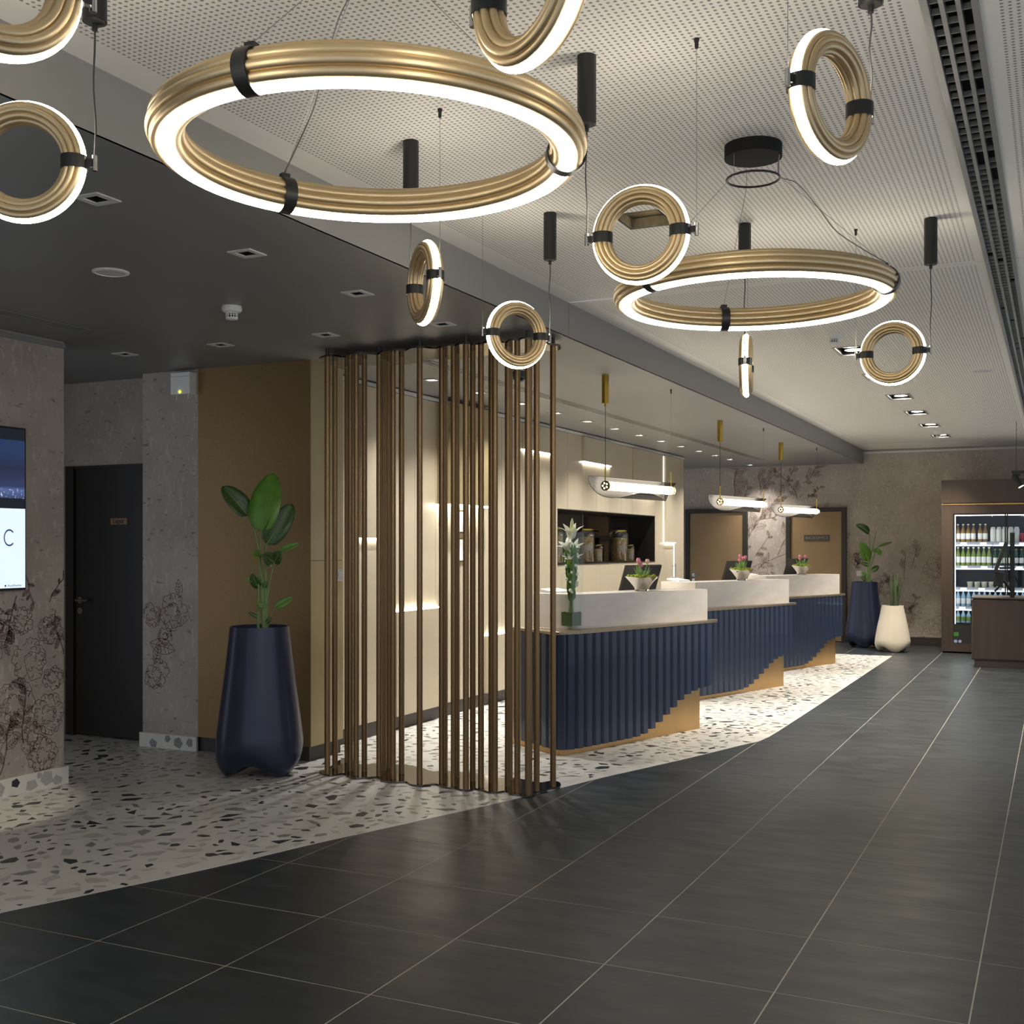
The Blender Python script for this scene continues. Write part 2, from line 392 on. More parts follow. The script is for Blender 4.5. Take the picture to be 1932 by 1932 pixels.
# chips of the terrazzo
chips = []; grid = {}
def far_enough(x, y, r):
    gx, gy = int(x/.17), int(y/.17)
    for a in range(gx-1, gx+2):
        for b in range(gy-1, gy+2):
            for (X, Y, Rr) in grid.get((a, b), ()):
                if (x-X)**2+(y-Y)**2 < (r+Rr)**2*.72: return False
    grid.setdefault((gx, gy), []).append((x, y, r)); return True
def visible_floor(x, y):
    d = depth((x, y))
    if d < 1.5: return False
    u = CX+F*(x*CS+y*SN)/d
    return -160 < u < 1990
tries = 0
while tries < 52000:
    tries += 1
    x, y = rnd.uniform(-7.2, -2.05), 2.4+14*rnd.random()**1.15
    if x < -4.9 and y > 7: continue
    if not visible_floor(x, y): continue
    k = rnd.random(); kind = 0 if k < .30 else (1 if k < .55 else (3 if k < .565 else 2))
    L = (.026+.052*rnd.random()**1.4) if kind != 2 else rnd.uniform(.035, .085)
    if not in_poly((x, y), TERR): continue
    if not far_enough(x, y, L*.95): continue
    a = rnd.uniform(0, math.pi); asp = rnd.uniform(.38, .75); n = rnd.choice((4, 4, 5, 5, 6, 3))
    an = sorted(((q+rnd.uniform(-.32, .32))/n*2*math.pi) for q in range(n)); pts = []
    for q in an:
        rr = L*rnd.uniform(.8, 1.12); px, py = rr*math.cos(q), rr*asp*math.sin(q)
        pts.append((x+px*math.cos(a)-py*math.sin(a), y+px*math.sin(a)+py*math.cos(a)))
    if not all(in_poly(p, TERR) for p in pts): continue
    dd = depth((x, y)); chips.append((L*L*asp/dd**3*(1.0 if kind in (0, 3) else (.6 if kind == 1 else .1)), kind, pts))
chips.sort(key=lambda c: -c[0]); CM = ('chip_dark', 'chip_grey', 'chip_light', 'chip_brown')
for _, kd, pts in chips[:300]:
    c = Vector((sum(p[0] for p in pts)/len(pts), sum(p[1] for p in pts)/len(pts), 0))
    b = MB().prism([(p[0]-c.x, p[1]-c.y) for p in pts], -.002, .0006); ob = b.build('chip', CM[kd], ft, local=True); ob.location = c
b = MB()
for _, kd, pts in chips[300:]: b.prism(pts, -.002, .0006, kd)
b.build('small_chips', CM, ft, kind='stuff')

# ---- ceilings
HATCH = (-1.83, -1.62, 4.93, 5.19)
main_dl = [(-1.43, y) for y in (9.12, 10.62, 12.12, 13.63, 15.14, 16.65)]
dark_dl = [(-3.24, 3.21), (-3.24, 4.09), (-3.24, 4.98), (-3.24, 5.88), (-4.05, 5.87), (-4.86, 5.87), (-5.68, 5.88)]
wall_dl = [(-4.40, 10.27+.82*k) for k in range(-3, 9)]+[(-4.41, 18.1)]
mh = [HATCH]+[(x-.095, x+.095, y-.19, y+.19) for x, y in main_dl]
ce = MB().box(XS, 3.2, -1.0, YF, ZC+.30, ZC+.32).build('ceiling', 'greywhite', kind='structure')
for (y0, y1) in ((-1.0, 6.577), (6.583, YF)):
    for (x0, x1) in ((XS, -.335), (-.205, 3.2)):
        sheet(x0, x1, y0, y1, ZC, mh).build('ceiling_panel', 'perf', ce)
dh = [(x-.036, x+.036, y-.036, y+.036) for x, y in dark_dl+wall_dl]
so = MB().box(-8.2, XS-.012, -1.0, YF, ZS+.19, ZS+.205).build('ceiling_soffit', 'dark_paint', kind='structure')
sheet(-8.2, XS, -1.0, YF, ZS, dh).build('soffit_underside', 'dark_paint', so)
b = MB()
for y0, y1 in ((-1.0, 6.582), (6.588, YF)): b.box(XS-.012, XS, y0, y1, ZS, ZC)
b.build('soffit_face', 'soffit_face', so)
# ---- walls
XL = -5.70
wl = MB().box(XL-.30, XL, -1.0, 5.37, 0, ZS).build('wall_left', 'paper', kind='structure')
MB().box(XL, XL+.012, -1.0, 5.372, ZS-.045, ZS-.012).build('cornice_strip', 'dark_paint', wl)
bl = MB().box(XL-.30, XL+.018, -1.0, 5.392, 0, .105).build('baseboard_left', 'terrazzo_edge', kind='structure')
b = MB()
for k, (y, z, s) in enumerate([(4.98, .07, .03), (5.10, .03, .045), (5.22, .06, .05), (5.30, .03, .04), (4.85, .05, .05), (5.16, .085, .022)]):
    q = [(XL+.0186, y+s*math.cos(a+k)*1.1, min(.104, max(.004, z+s*math.sin(a+k)))) for a in (0, 1.3, 2.5, 3.6, 5.1)]
    b.add(q, [(0, 1, 2, 3, 4)], 0 if k == 0 else 1)
b.build('chip', ('chip_dark', 'chip_light'), bl)
wr = MB().box(-7.8, -6.22, 6.87, 7.0, 0, ZS).box(-6.22, -5.69, 6.62, 7.0, 0, ZS).box(-7.8, -6.22, 6.78, 6.87, 2.14, ZS).build('wall_recess', 'paper', kind='structure')
MB().box(-7.8, -7.7, 5.3, 6.87, 0, ZS).build('wall_recess_side', 'paper', kind='structure')
br = MB().box(-6.235, -5.69, 6.60, 6.64, 0, .105).build('baseboard_recess', 'terrazzo_edge', kind='structure')
b = MB()
for k, (x, z, s) in enumerate([(-5.86, .05, .045), (-5.96, .075, .03), (-5.75, .06, .035), (-6.1, .03, .04)]):
    b.add([(x+s*math.cos(a+k), 6.5994, min(.104, max(.004, z+s*math.sin(a+k)))) for a in (5.1, 3.6, 2.5, 1.3, 0)], [(0, 1, 2, 3, 4)])
b.build('chip', 'chip_grey', br)
# gold brown column
co = MB().box(-5.69, -4.70, 6.62, 7.02, .105, ZS).build('wall_column', 'column', kind='structure')
MB().box(-5.69, -4.715, 6.635, 7.02, 0, .105).build('plinth', 'plinth', co)
MB().box(-4.70, -4.692, 6.622, 7.02, .105, 1.40).box(-4.70, -4.692, 6.622, 7.02, 1.404, ZS).build('side_panel', 'panel_dark', co)
# far wall
wf = MB().box(-8.2, 3.2, YF, YF+.15, 0, ZC).build('wall_far', 'paper', kind='structure')
MB().box(-2.95, 3.2, YF-.012, YF, 0, .11).build('baseboard_far', 'plinth', kind='structure')
b = MB().box(XS, 3.2, YF-.03, YF, ZC-.062, ZC-.03); b.build('trim_1', 'greywhite', kind='structure')
# ---- panelled wall behind the desks
wp = MB().box(XP-.40, XP-.022, 7.02, 11.43, 0, ZS).box(XP-.40, XP-.022, 14.76, 16.08, 0, ZS).box(XP-.40, XP-.022, 11.43, 14.76, 0, 1.30).box(XP-.40, XP-.022, 11.43, 14.76, 1.91, ZS).box(XP-.40, XP-.345, 11.43, 14.76, 1.30, 1.91).build('wall_panelled', 'panel_dark', kind='structure')
MB().box(XP-.03, XP-.008, 7.02, 16.08, 0, .11).build('baseboard_panelled', 'plinth', kind='structure')
MB().box(XP-.022, XP+.012, 7.02, 16.08, ZS-.04, ZS-.012).build('trim_2', 'greywhite', kind='structure')
NI = (11.44, 14.75, 1.31, 1.90)       # niche: y0, y1, z0, z1
seams = [7.03, 7.50, 7.80, 8.03, 8.38, 8.735, 9.20, 9.69, 10.05, 10.52, 10.95, 11.44, 11.72, 12.14, 12.59, 13.03, 13.45, 13.86, 14.37, 14.75, 15.20, 15.62, 16.08]
for a, c in zip(seams[:-1], seams[1:]):
    segs = [(.115, ZS-.045)]
    if NI[0]-.01 <= a and c <= NI[1]+.01: segs = [(.115, NI[2]), (NI[3], ZS-.045)]
    for z0, z1 in segs: MB().box(XP-.022, XP, a+.0025, c-.0025, z0, z1).build('panel', 'panel', wp, bevel=.002)
PR = .035
def raised(y0, y1, z, up):
    """panel standing proud of the wall with a light strip along its free edge"""
    if up: MB().box(XP+.001, XP+PR, y0, y1, .115, z-.012).build('raised_panel', 'panel', wp); zz = (z-.012, z)
    else: MB().box(XP+.001, XP+PR, y0, y1, z+.012, ZS-.05).build('raised_panel', 'panel', wp); zz = (z, z+.012)
    MB().box(XP+.001, XP+PR-.012, y0+.005, y1-.005, *zz).build('light_strip', 'stripled', wp)
raised(7.50, 7.80, 1.555, False); raised(8.03, 8.755, .98, True); raised(9.69, 10.40, .668, True)
raised(10.52, 11.27, 2.475, False); raised(12.14, 13.03, 2.46, False); raised(13.86, 14.75, 2.166, False)
raised(15.14, 15.62, 1.546, False)
MB().box(XP+.001, XP+.007, 15.121, 15.131, 1.56, ZS-.06).build('light_strip', 'stripsoft', wp)
MB().box(XP+.001, XP+.007, 15.60, 15.608, 1.02, 1.54).build('light_strip', 'stripsoft', wp)
# niche lining
MB().box(XP-.34, XP-.33, NI[0], NI[1], NI[2], NI[3]).build('niche_back', 'niche', wp)
MB().box(XP-.34, XP, NI[0]-.012, NI[0], NI[2], NI[3]).box(XP-.34, XP, NI[1], NI[1]+.012, NI[2], NI[3]).box(XP-.34, XP+.004, NI[0]-.012, NI[1]+.012, NI[3], NI[3]+.012).box(XP-.34, XP+.004, NI[0]-.012, NI[1]+.012, NI[2]-.012, NI[2]).build('niche_lining', 'nichebox', wp)
# ---- printed line flowers of the wallpaper
def strips(paths, plane, w=.003):
    """thin ribbons on a wall; plane maps (s, z) to a point"""
    b = MB()
    for P in paths:
        for (a, c) in zip(P[:-1], P[1:]):
            dx, dz = c[0]-a[0], c[1]-a[1]; L = math.hypot(dx, dz)
            if L < 1e-5: continue
            nx, nz = -dz/L*w/2*rnd.uniform(.5, 1.3), dx/L*w/2
            b.add([plane(a[0]-nx, a[1]-nz), plane(c[0]-nx, c[1]-nz), plane(c[0]+nx, c[1]+nz), plane(a[0]+nx, a[1]+nz)], [(0, 1, 2, 3)])
    return b
def flower(cs, cz, r, out):
    """loose peony: overlapping ruffled petals with hatching"""
    n = rnd.randint(9, 12); rot = rnd.uniform(0, 6)
    for k in range(n):
        outer = k < n*.6; a = rot+k*2.4; dist = r*(rnd.uniform(.42, .62) if outer else rnd.uniform(.08, .28)); pr_ = r*(rnd.uniform(.36, .5) if outer else rnd.uniform(.22, .32))
        px, pz = cs+dist*math.cos(a), cz+dist*math.sin(a); ph, P = rnd.uniform(0, 6), []
        a0 = a-rnd.uniform(1.5, 2.2); a1 = a+rnd.uniform(1.5, 2.2)
        for q in range(19):
            t = a0+(a1-a0)*q/18; rr = pr_*(1+.10*math.sin(5*t+ph)+.06*math.sin(11*t+2*ph))*rnd.uniform(.96, 1.04)
            P.append((px+rr*math.cos(t), pz+rr*math.sin(t)*rnd.uniform(.96, 1.0)))
        out.append(P)
        for q in range(4):
            t = rnd.uniform(a-1.2, a+1.2); u0 = rnd.uniform(.35, .6); bend = rnd.uniform(-.3, .3)
            out.append([(px+pr_*u*math.cos(t+bend*u), pz+pr_*u*math.sin(t+bend*u)) for u in (u0, u0+.12, u0+.24, min(.97, u0+.36))])
def leafline(cs, cz, a, L, out):
    for sg in (1, -1, 0):
        P = []
        for q in range(9):
            t = q/8; off = sg*.24*L*math.sin(math.pi*t)*rnd.uniform(.9, 1.1)
            P.append((cs+t*L*math.cos(a)-off*math.sin(a), cz+t*L*math.sin(a)+off*math.cos(a)))
        out.append(P)
    for t in (.25, .4, .55, .7):
        for sg in (1, -1):
            out.append([(cs+t*L*math.cos(a), cz+t*L*math.sin(a)), (cs+(t+.1)*L*math.cos(a)-sg*.16*L*math.sin(a), cz+(t+.1)*L*math.sin(a)+sg*.16*L*math.cos(a))])
def branch(cs, cz, a, L, out):
    P = [(cs, cz)]
    for q in range(14):
        a += rnd.uniform(-.22, .22); P.append((P[-1][0]+L/14*math.cos(a), P[-1][1]+L/14*math.sin(a)))
        if rnd.random() < .4: leafline(P[-1][0], P[-1][1], a+rnd.choice((-1, 1))*rnd.uniform(.5, 1.2), L*rnd.uniform(.16, .3), out)
    out.append(P); out.append([(p[0]+.006, p[1]+.004) for p in P])
out = []
for cs, cz, r in ((4.86, 1.02, .13), (5.05, 1.05, .09), (5.12, .33, .10), (4.80, .95, .17), (5.10, .80, .13), (5.26, .98, .10), (4.98, .55, .16), (5.24, .45, .14), (4.78, .35, .14), (5.20, .20, .12), (4.6, .7, .16), (4.3, .5, .2), (5.28, .68, .09)): flower(cs, cz, r, out)
for cs, cz, a, L in ((5.04, 1.36, -.9, .24), (5.25, 1.15, 1.25, .22), (5.0, 1.2, -2.2, .3), (5.3, 1.1, -1.8, .3), (4.85, .1, .9, .4), (5.05, .3, 1.9, .35)): branch(cs, cz, a, L, out)
out = [[(min(s, 5.365), max(.11, z)) for s, z in P] for P in out]
strips(out, lambda s, z: (XL+.0012, s, z), .0046).build('printed_flowers', 'ink', wl)
out = []
for cs, cz, r in ((-5.93, 1.02, .155), (-6.13, .99, .10), (-6.08, .55, .13), (-6.0, .83, .07)): flower(cs, cz, r, out)
for cs, cz, a, L in ((-5.86, 1.12, 1.7, .14), (-6.1, .62, 1.3, .16), (-6.15, .78, -.2, .25)): leafline(cs, cz, a, L, out)
out = [[(min(max(s, -6.21), -5.70), max(.11, z)) for s, z in P] for P in out]
strips(out, lambda s, z: (s, 6.6188, z), .005).build('printed_flowers', 'ink', wr)
out = []
for q in range(26):
    cs = rnd.uniform(-5.4, -.9); cz = rnd.uniform(.15, 1.35)
    flower(cs, cz, rnd.uniform(.10, .24), out)
for q in range(22): branch(rnd.uniform(-4.9, -3.4), rnd.uniform(.9, 2.55), rnd.uniform(.3, 1.5), rnd.uniform(.3, .9), out)
for q in range(12): branch(rnd.uniform(-3.0, -1.2), rnd.uniform(.2, 1.3), rnd.uniform(0, 3), rnd.uniform(.2, .5), out)
out = [[(s, min(max(.11, z), 2.78)) for s, z in P] for P in out]
strips(out, lambda s, z: (s, YF-.0015, z), .0048).build('printed_flowers', 'ink', wf)

# ---- doors
def handle_parts(parent, p, sx, dy):
    x, y, z = p
    MB().tube([(x, y, z), (x, y+dy*.05, z)], .011, 12).tube([(x, y+dy*.05, z), (x+sx*.06, y+dy*.055, z), (x+sx*.12, y+dy*.05, z)], .0095, 10).build('handle', 'chrome', parent, smooth=40)
    MB().tube([(x, y, z), (x, y+dy*.008, z)], .026, 20).build('rosette', 'chrome', parent, smooth=40)
    MB().tube([(x, y, z-.085), (x, y+dy*.009, z-.085)], .026, 20).build('key_rosette', 'chrome', parent, smooth=40)
d1 = MB().box(-7.06, -6.235, 6.775, 6.835, .012, 2.12).build('door_1', 'door_dark', kind='structure')
MB().box(-7.16, -7.075, 6.76, 6.87, 0, 2.14).box(-7.16, -6.22, 6.77, 6.87, 2.12, 2.14).box(-6.235, -6.22, 6.76, 6.87, 0, 2.14).build('door_frame', 'frame_dark', d1)
handle_parts(d1, (-7.01, 6.775, 1.075), 1, -1)
pl = MB().box(-6.69, -6.52, 6.769, 6.775, 1.672, 1.722).build('name_plate', 'sign', d1)
text_mesh('lettering', 'Lager', .052, 'sign_ink', d1, Matrix.Translation((-6.605, 6.768, 1.699)) @ Matrix.Rotation(R(90), 4, 'X'))
def far_door(n, x0, x1, hx, sgn):
    d = MB().box(x0+.075, x1-.075, YF-.05, YF-.01, .01, 2.05).build('door_%d' % n, 'door_tan', kind='structure')
    MB().box(x0, x0+.07, YF-.075, YF, 0, 2.12).box(x1-.07, x1, YF-.075, YF, 0, 2.12).box(x0+.07, x1-.07, YF-.075, YF, 2.055, 2.12).build('door_frame', 'frame_dark', d)
    handle_parts(d, (hx, YF-.05, 1.03), sgn, -1); return d
far_door(2, -5.60, -4.56, -5.46, 1)
d3 = far_door(3, -3.93, -2.99, -3.12, -1)
MB().box(-3.645, -3.245, YF-.058, YF-.05, 1.59, 1.685).build('name_plate', 'sign_dark', d3)
text_mesh('lettering', 'BACKOFFICE', .062, 'sign_light', d3, Matrix.Translation((-3.445, YF-.0592, 1.6375)) @ Matrix.Rotation(R(90), 4, 'X'))

# ---- ceiling fittings
ORD = ('first', 'second', 'third', 'fourth', 'fifth', 'sixth', 'seventh', 'eighth', 'ninth', 'tenth', 'eleventh', 'twelfth', 'thirteenth')
def square_spot(x, y, lit, n=0):
    if lit: t = thing('recessed_downlight', 'lit square downlight along the panelled wall, %s from the far wall' % ORD[n], 'downlight', (x, y, ZS), 'lit downlights along the panelled wall')
    else: t = thing('recessed_downlight', 'unlit square recessed downlight with pale rim in the dark ceiling', 'downlight', (x, y, ZS), 'unlit downlights in the dark ceiling')
    b = MB(); o, i = .062, .036
    for a in ((-o, o, -o, -i), (-o, o, i, o), (-o, -i, -i, i), (i, o, -i, i)): b.box(x+a[0], x+a[1], y+a[2], y+a[3], ZS-.005, ZS+.001)
    b.build('rim', 'alu' if lit else 'greywhite', t)
    b = MB()
    for a in ((-i-.004, -i, -i, i), (i, i+.004, -i, i), (-i, i, -i-.004, -i), (-i, i, i, i+.004)): b.box(x+a[0], x+a[1], y+a[2], y+a[3], ZS, ZS+.07)
    b.box(x-i, x+i, y-i, y+i, ZS+.07, ZS+.074); b.build('housing', 'alu' if lit else 'slot_black', t)
    if lit:
        MB().lathe([(.030, 0), (.030, .012)], (x, y, ZS+.03), 16).build('lens', 'lamp_on_cool', t)
        spot('spot_light', (x, y, ZS+.022), (x+.40, y, 0), DN_WALL, 112, (1, .98, .94), 1.0, .03, t)
    else: MB().lathe([(.026, 0), (.020, .01)], (x, y, ZS+.052), 16).build('lens', 'blackmetal', t)
for x, y in dark_dl: square_spot(x, y, False)
for i, (x, y) in enumerate(wall_dl[::-1]): square_spot(x, y, True, i)
t = thing('recessed_downlight', 'lit square recessed downlight in the dark ceiling beside the weather display', 'downlight', (-5.05, 3.6, ZS))
MB().box(-5.11, -4.99, 3.54, 3.66, ZS-.005, ZS-.001).build('rim', 'greywhite', t); MB().lathe([(.03, 0), (.03, .004)], (-5.05, 3.6, ZS-.010), 16).build('lens', 'lamp_on', t)
spot('spot_light', (-5.05, 3.6, ZS-.02), (-5.67, 4.36, .40), 45, 32, (1, .93, .74), .35, .03, t)
for i, (x, y) in enumerate(main_dl[::-1]):
    t = thing('twin_downlight', 'twin recessed spotlight in the perforated ceiling, %s from the far wall' % ORD[i], 'downlight', (x, y, ZC), 'twin spotlights in the perforated ceiling')
    b = MB(); ox, oy, ix, iy = .115, .21, .095, .19
    for a in ((-ox, ox, -oy, -iy), (-ox, ox, iy, oy), (-ox, -ix, -iy, iy), (ix, ox, -iy, iy)): b.box(x+a[0], x+a[1], y+a[2], y+a[3], ZC-.006, ZC+.001)
    b.build('frame', 'alu', t)
    b = MB()
    for a in ((-ix-.004, -ix, -iy, iy), (ix, ix+.004, -iy, iy), (-ix, ix, -iy-.004, -iy), (-ix, ix, iy, iy+.004)): b.box(x+a[0], x+a[1], y+a[2], y+a[3], ZC, ZC+.12)
    b.box(x-ix, x+ix, y-iy, y+iy, ZC+.12, ZC+.124); b.build('housing', 'slot_black', t)
    for s in (-1, 1):
        lp = MB().lathe([(.062, .008), (.068, -.004), (.072, .02), (.05, .07)], (x, y+s*.092, ZC+.02), 20).build('lamp_head', 'alu', t, smooth=40)
        MB().lathe([(.055, 0), (.05, .004)], (x, y+s*.092, ZC+.018), 20).build('lens', 'lamp_on', lp, org=(x, y, ZC))
        spot('spot_light', (x, y+s*.092, ZC+.012), (x+.02, y+s*.092, 0), DN_MAIN, 88, (1, .92, .80), .7, .05, t)
def detector(x, y, z, label):
    t = thing('smoke_detector', label, 'smoke detector', (x, y, z))
    MB().lathe([(.052, 0), (.054, -.012), (.054, -.020), (.046, -.030), (.030, -.034)], (x, y, z), 28).build('base', 'white', t, smooth=35)
    MB().lathe([(.027, -.034), (.027, -.040)], (x, y, z), 24).lathe([(.031, -.060), (.033, -.064), (.031, -.070), (.02, -.073)], (x, y, z), 24).build('cap', 'white', t, smooth=35)
    b = MB()
    for k in range(12):
        a = k*math.pi/6; b.box(x+.029*math.cos(a)-.0022, x+.029*math.cos(a)+.0022, y+.029*math.sin(a)-.0022, y+.029*math.sin(a)+.0022, z-.062, z-.033)
    b.lathe([(.030, -.0465), (.030, -.049)], (x, y, z), 24); b.build('cage', 'white', t)
    MB().lathe([(.022, -.034), (.022, -.062)], (x, y, z), 16).build('sensor', 'slot_black', t)
detector(-4.035, 4.965, ZS, 'white smoke detector on the dark lowered ceiling')
detector(-1.433, 8.36, ZC, 'white smoke detector on the perforated ceiling before the first twin spotlight')
detector(-1.41, 16.05, ZC, 'white smoke detector on the perforated ceiling near the far wall')
def speaker(x, y, z, label, r=.085):
    t = thing('ceiling_speaker', label, 'speaker', (x, y, z))
    MB().lathe([(r, .0), (r, -.004), (r*.84, -.008), (r*.82, -.004)], (x, y, z), 40, cap=False).build('rim', 'white', t, smooth=40)
    MB().lathe([(.001, -.0055), (r*.82, -.0045)], (x, y, z), 40, cap=False).build('grille', 'greywhite', t)
speaker(-4.045, 4.095, ZS, 'round white ceiling speaker in the dark lowered ceiling')
speaker(-.575, 10.64, ZC, 'round white ceiling speaker flush in the perforated ceiling', .10)
t = thing('security_camera', 'black dome security camera under the grey ceiling behind the rods', 'camera', (-3.62, 7.75, ZS))
MB().lathe([(.055, 0), (.055, -.03), (.05, -.036)], (-3.62, 7.75, ZS), 24).build('base', 'black', t, smooth=40)
MB().lathe([(.046, -.03), (.044, -.05), (.032, -.068), (.012, -.077), (.001, -.078)], (-3.62, 7.75, ZS), 24).build('dome', 'niche', t, smooth=60)
# slot diffusers
t = thing('slot_diffuser', 'long aluminium three-slot air diffuser set in the perforated ceiling', 'air vent', (-.27, 8.0, ZC))
MB().box(-.345, -.195, -1, YF, ZC+.05, ZC+.06).build('plenum', 'slot_black', t)
b = MB()
for x0, x1 in ((-.345, -.325), (-.215, -.195)): b.box(x0, x1, -1, YF, ZC-.006, ZC+.05)
b.build('frame', 'alu', t)
for x in (-.2915, -.2485):
    MB().box(x-.0065, x+.0065, -1, YF, ZC-.003, ZC+.03).build('bar', 'alu', t)
b = MB()
for k in range(170):
    y = 2.2+.075*k
    for x in (-.3085, -.27, -.2315):
        if rnd.random() < .93: b.box(x-.015, x+.015, y-.002, y+.002, ZC+.004, ZC+.022)
b.build('blade_clips', 'alu', t, kind='stuff')
def lin_grille(name, label, x, y0, y1):
    t = thing(name, label, 'air vent', (x, (y0+y1)/2, ZS))
    MB().box(x-.045, x+.045, y0, y1, ZS-.002, ZS).build('backing', 'black', t)
    for dx in (-.047, -.018, .014, .046):
        MB().box(x+dx-.006, x+dx+.006, y0, y1, ZS-.006, ZS-.001).build('bar', 'alu' if 'pale' in label else 'dark_paint', t)
lin_grille('linear_grille', 'short dark linear air grille in the ceiling above the screen wall', -5.27, 3.9, 5.12)
lin_grille('linear_grille', 'long pale linear air grille in the ceiling over the reception desks', -4.0, 7.0, 17.2)
# open hatch in the perforated ceiling
x0, x1, y0, y1 = HATCH
t = thing('ceiling_hatch', 'open square hatch in the perforated ceiling showing mineral wool', 'hatch', ((x0+x1)/2, (y0+y1)/2, ZC))
b = MB()
for a in ((x0-.006, x0, y0, y1), (x1, x1+.006, y0, y1), (x0, x1, y0-.006, y0), (x0, x1, y1, y1+.006)): b.box(a[0], a[1], a[2], a[3], ZC, ZC+.05)
b.build('rim', 'mineral', t)
MB().box(x0-.1, x1+.1, y0-.1, y1+.1, ZC+.055, ZC+.09).build('mineral_wool', 'mineral', t)

# ================================================================== RING LIGHTS
def ring_body(Rc, rt, n, led_at, seg, local_vertical):
    """scalloped tube of revolution + its glowing strip. profile angle 0 = radially outwards"""
    half = .46; prof = []
    steps = 10
    per = (2*math.pi-2*half)/n
    for k in range(n):
        for q in range(steps):
            t = q/steps; a = half+(k+t)*per; r = rt*(.80+.20*math.sin(math.pi*t)**.55)
            prof.append((a+led_at, r))
    prof += [(2*math.pi-half+led_at, rt*.80), (led_at-half*.5, rt*.80), (led_at, rt*.80), (led_at+half*.5, rt*.80)]
    def sweep(P, closed):
        m = len(P); V = []
        for i in range(seg):
            th = 2*math.pi*i/seg; c, s = math.cos(th), math.sin(th)
            for a, r in P:
                rho = Rc+r*math.cos(a); ax = r*math.sin(a)
                V.append((rho*c, ax, rho*s) if local_vertical else (rho*c, rho*s, ax))
        fs = []
        for i in range(seg):
            i2 = (i+1) % seg
            for j in range(m if closed else m-1):
                j2 = (j+1) % m; f = (i*m+j, i*m+j2, i2*m+j2, i2*m+j)
                fs.append(f if local_vertical else f[::-1])
        return MB().add(V, fs)
    body = sweep(prof, True)
    bulge = .18 if local_vertical else .20
    lp = [(led_at-half*.97, rt*.80)]+[(led_at+half*.96*(q/4-1), rt*(.86+bulge*math.cos((q/4-1)*math.pi/2)**.8)) for q in range(9)]+[(led_at+half*.97, rt*.80)]
    led = sweep(lp, False)
    return body, led
RC, RT = .121, .0295
sb, sl = ring_body(RC, RT, 8, 0, 64, True)
proto = {}
RING_LABELS = ['small gold ring pendant hung just before the open ceiling hatch', 'small gold ring pendant between the dark soffit and the near ring chandelier', 'small gold ring pendant nearest the twin spotlights, facing along the aisle', 'small gold ring pendant hung closest to the rod screen',
               'small gold ring pendant turned edge-on beyond the far ring chandelier', 'small gold ring pendant beside the slot diffuser before the round black ceiling rose', 'small gold ring pendant before the dark soffit and the round white speaker', 'small gold ring pendant on the near side of the near ring chandelier, towards the soffit', 'small gold ring pendant over the near edge of the near ring chandelier']
def small_ring(c, phi, canopy_side):
    """c: ring centre, phi: direction of the ring's horizontal diameter, canopy_side: +1/-1 end that carries the cable"""
    t = thing('ring_pendant', RING_LABELS.pop(0), 'pendant light', c, 'small ring pendants', phi)
    if not proto:
        proto['body'] = sb.build('ring', 'gold', t, local=True, smooth=50); proto['led'] = sl.build('glowing_rim', 'led', t, local=True, smooth=60)
    else:
        for k in ('body', 'led'):
            o = proto[k].copy(); COL.objects.link(o); o.parent = t
    H = ZC-c[2]
    for s in (-1, 1):
        st = MB().lathe([(RT*1.01, -.0165), (RT*1.09, -.0165), (RT*1.09, .0165), (RT*1.01, .0165)], (s*RC, 0, 0), 28, cap=False).build('strap', 'blackmetal', t, local=True, smooth=40)
        MB().box(min(s*.150, s*.166), max(s*.150, s*.166), -.006, .006, -.010, .010).build('clip', 'blackmetal', t, local=True)
        MB().lathe([(.0065, -.019), (.0065, .019)], (s*.171, 0, 0), 12).build('joint', 'chrome', t, local=True, smooth=40)
        if s == canopy_side:
            pts = [(s*.171+.004*math.sin(q*.8)*math.sin(q*math.pi/10), .002*math.sin(q*1.3), .019+(H-.24)*q/10) for q in range(11)]
            MB().tube(pts, .0024, 6).build('cable', 'cable', t, local=True, smooth=60)
            MB().lathe([(.007, H-.232), (.007, H-.214), (.024, H-.214), (.026, H-.209), (.0295, H-.211), (.0295, H)], (s*.171, 0, 0), 28).build('canopy', 'blackmetal', t, local=True, smooth=40)
        else:
            MB().tube([(s*.171, 0, .019), (s*.171, 0, H-.028)], .0009, 5).build('wire', 'steelwire', t, local=True)
            MB().lathe([(.0045, H-.030), (.006, H-.024), (.006, H-.012), (.009, H-.003), (.009, H)], (s*.171, 0, 0), 12).build('ceiling_anchor', 'blackmetal', t, local=True, smooth=40)
    return t
def ring_from_points(pc, pa, z):
    """canopy plan point, anchor plan point"""
    m = (Vector(pc)+Vector(pa))/2; d = Vector(pa[:2])-Vector(pc[:2]); phi = math.atan2(d.y, d.x)
    small_ring((m.x, m.y, z), phi, -1)
def ring_view(u, v, dep, ang, canopy_side, z=None):
    """centre pixel + depth; ang: turn of the diameter out of the picture plane (positive = right end farther)"""
    p = at(u, v, dep); phi = YAW+R(ang)
    small_ring((p.x, p.y, z or p.z), phi, canopy_side)
P2 = lambda u, v: onz(u, v, ZC)
ring_from_points(P2(1108, 106), P2(1313, 73), 2.445)          # before the hatch
ring_from_points(P2(776, 266), P2(829, 207), 2.447)
ring_from_points(P2(1759, 412), P2(1612, 433), 2.407)
ring_view(975, 632, 5.13, 28, 1)
ring_view(1408, 690, 5.55, 76, -1)
ring_view(1568, 184, 2.64, 42, 1)
ring_view(46, 306, 2.84, 3, 1)
ring_view(-16, -62, 1.88, 44, 1)
ring_view(1000, -40, 1.93, -54, -1)

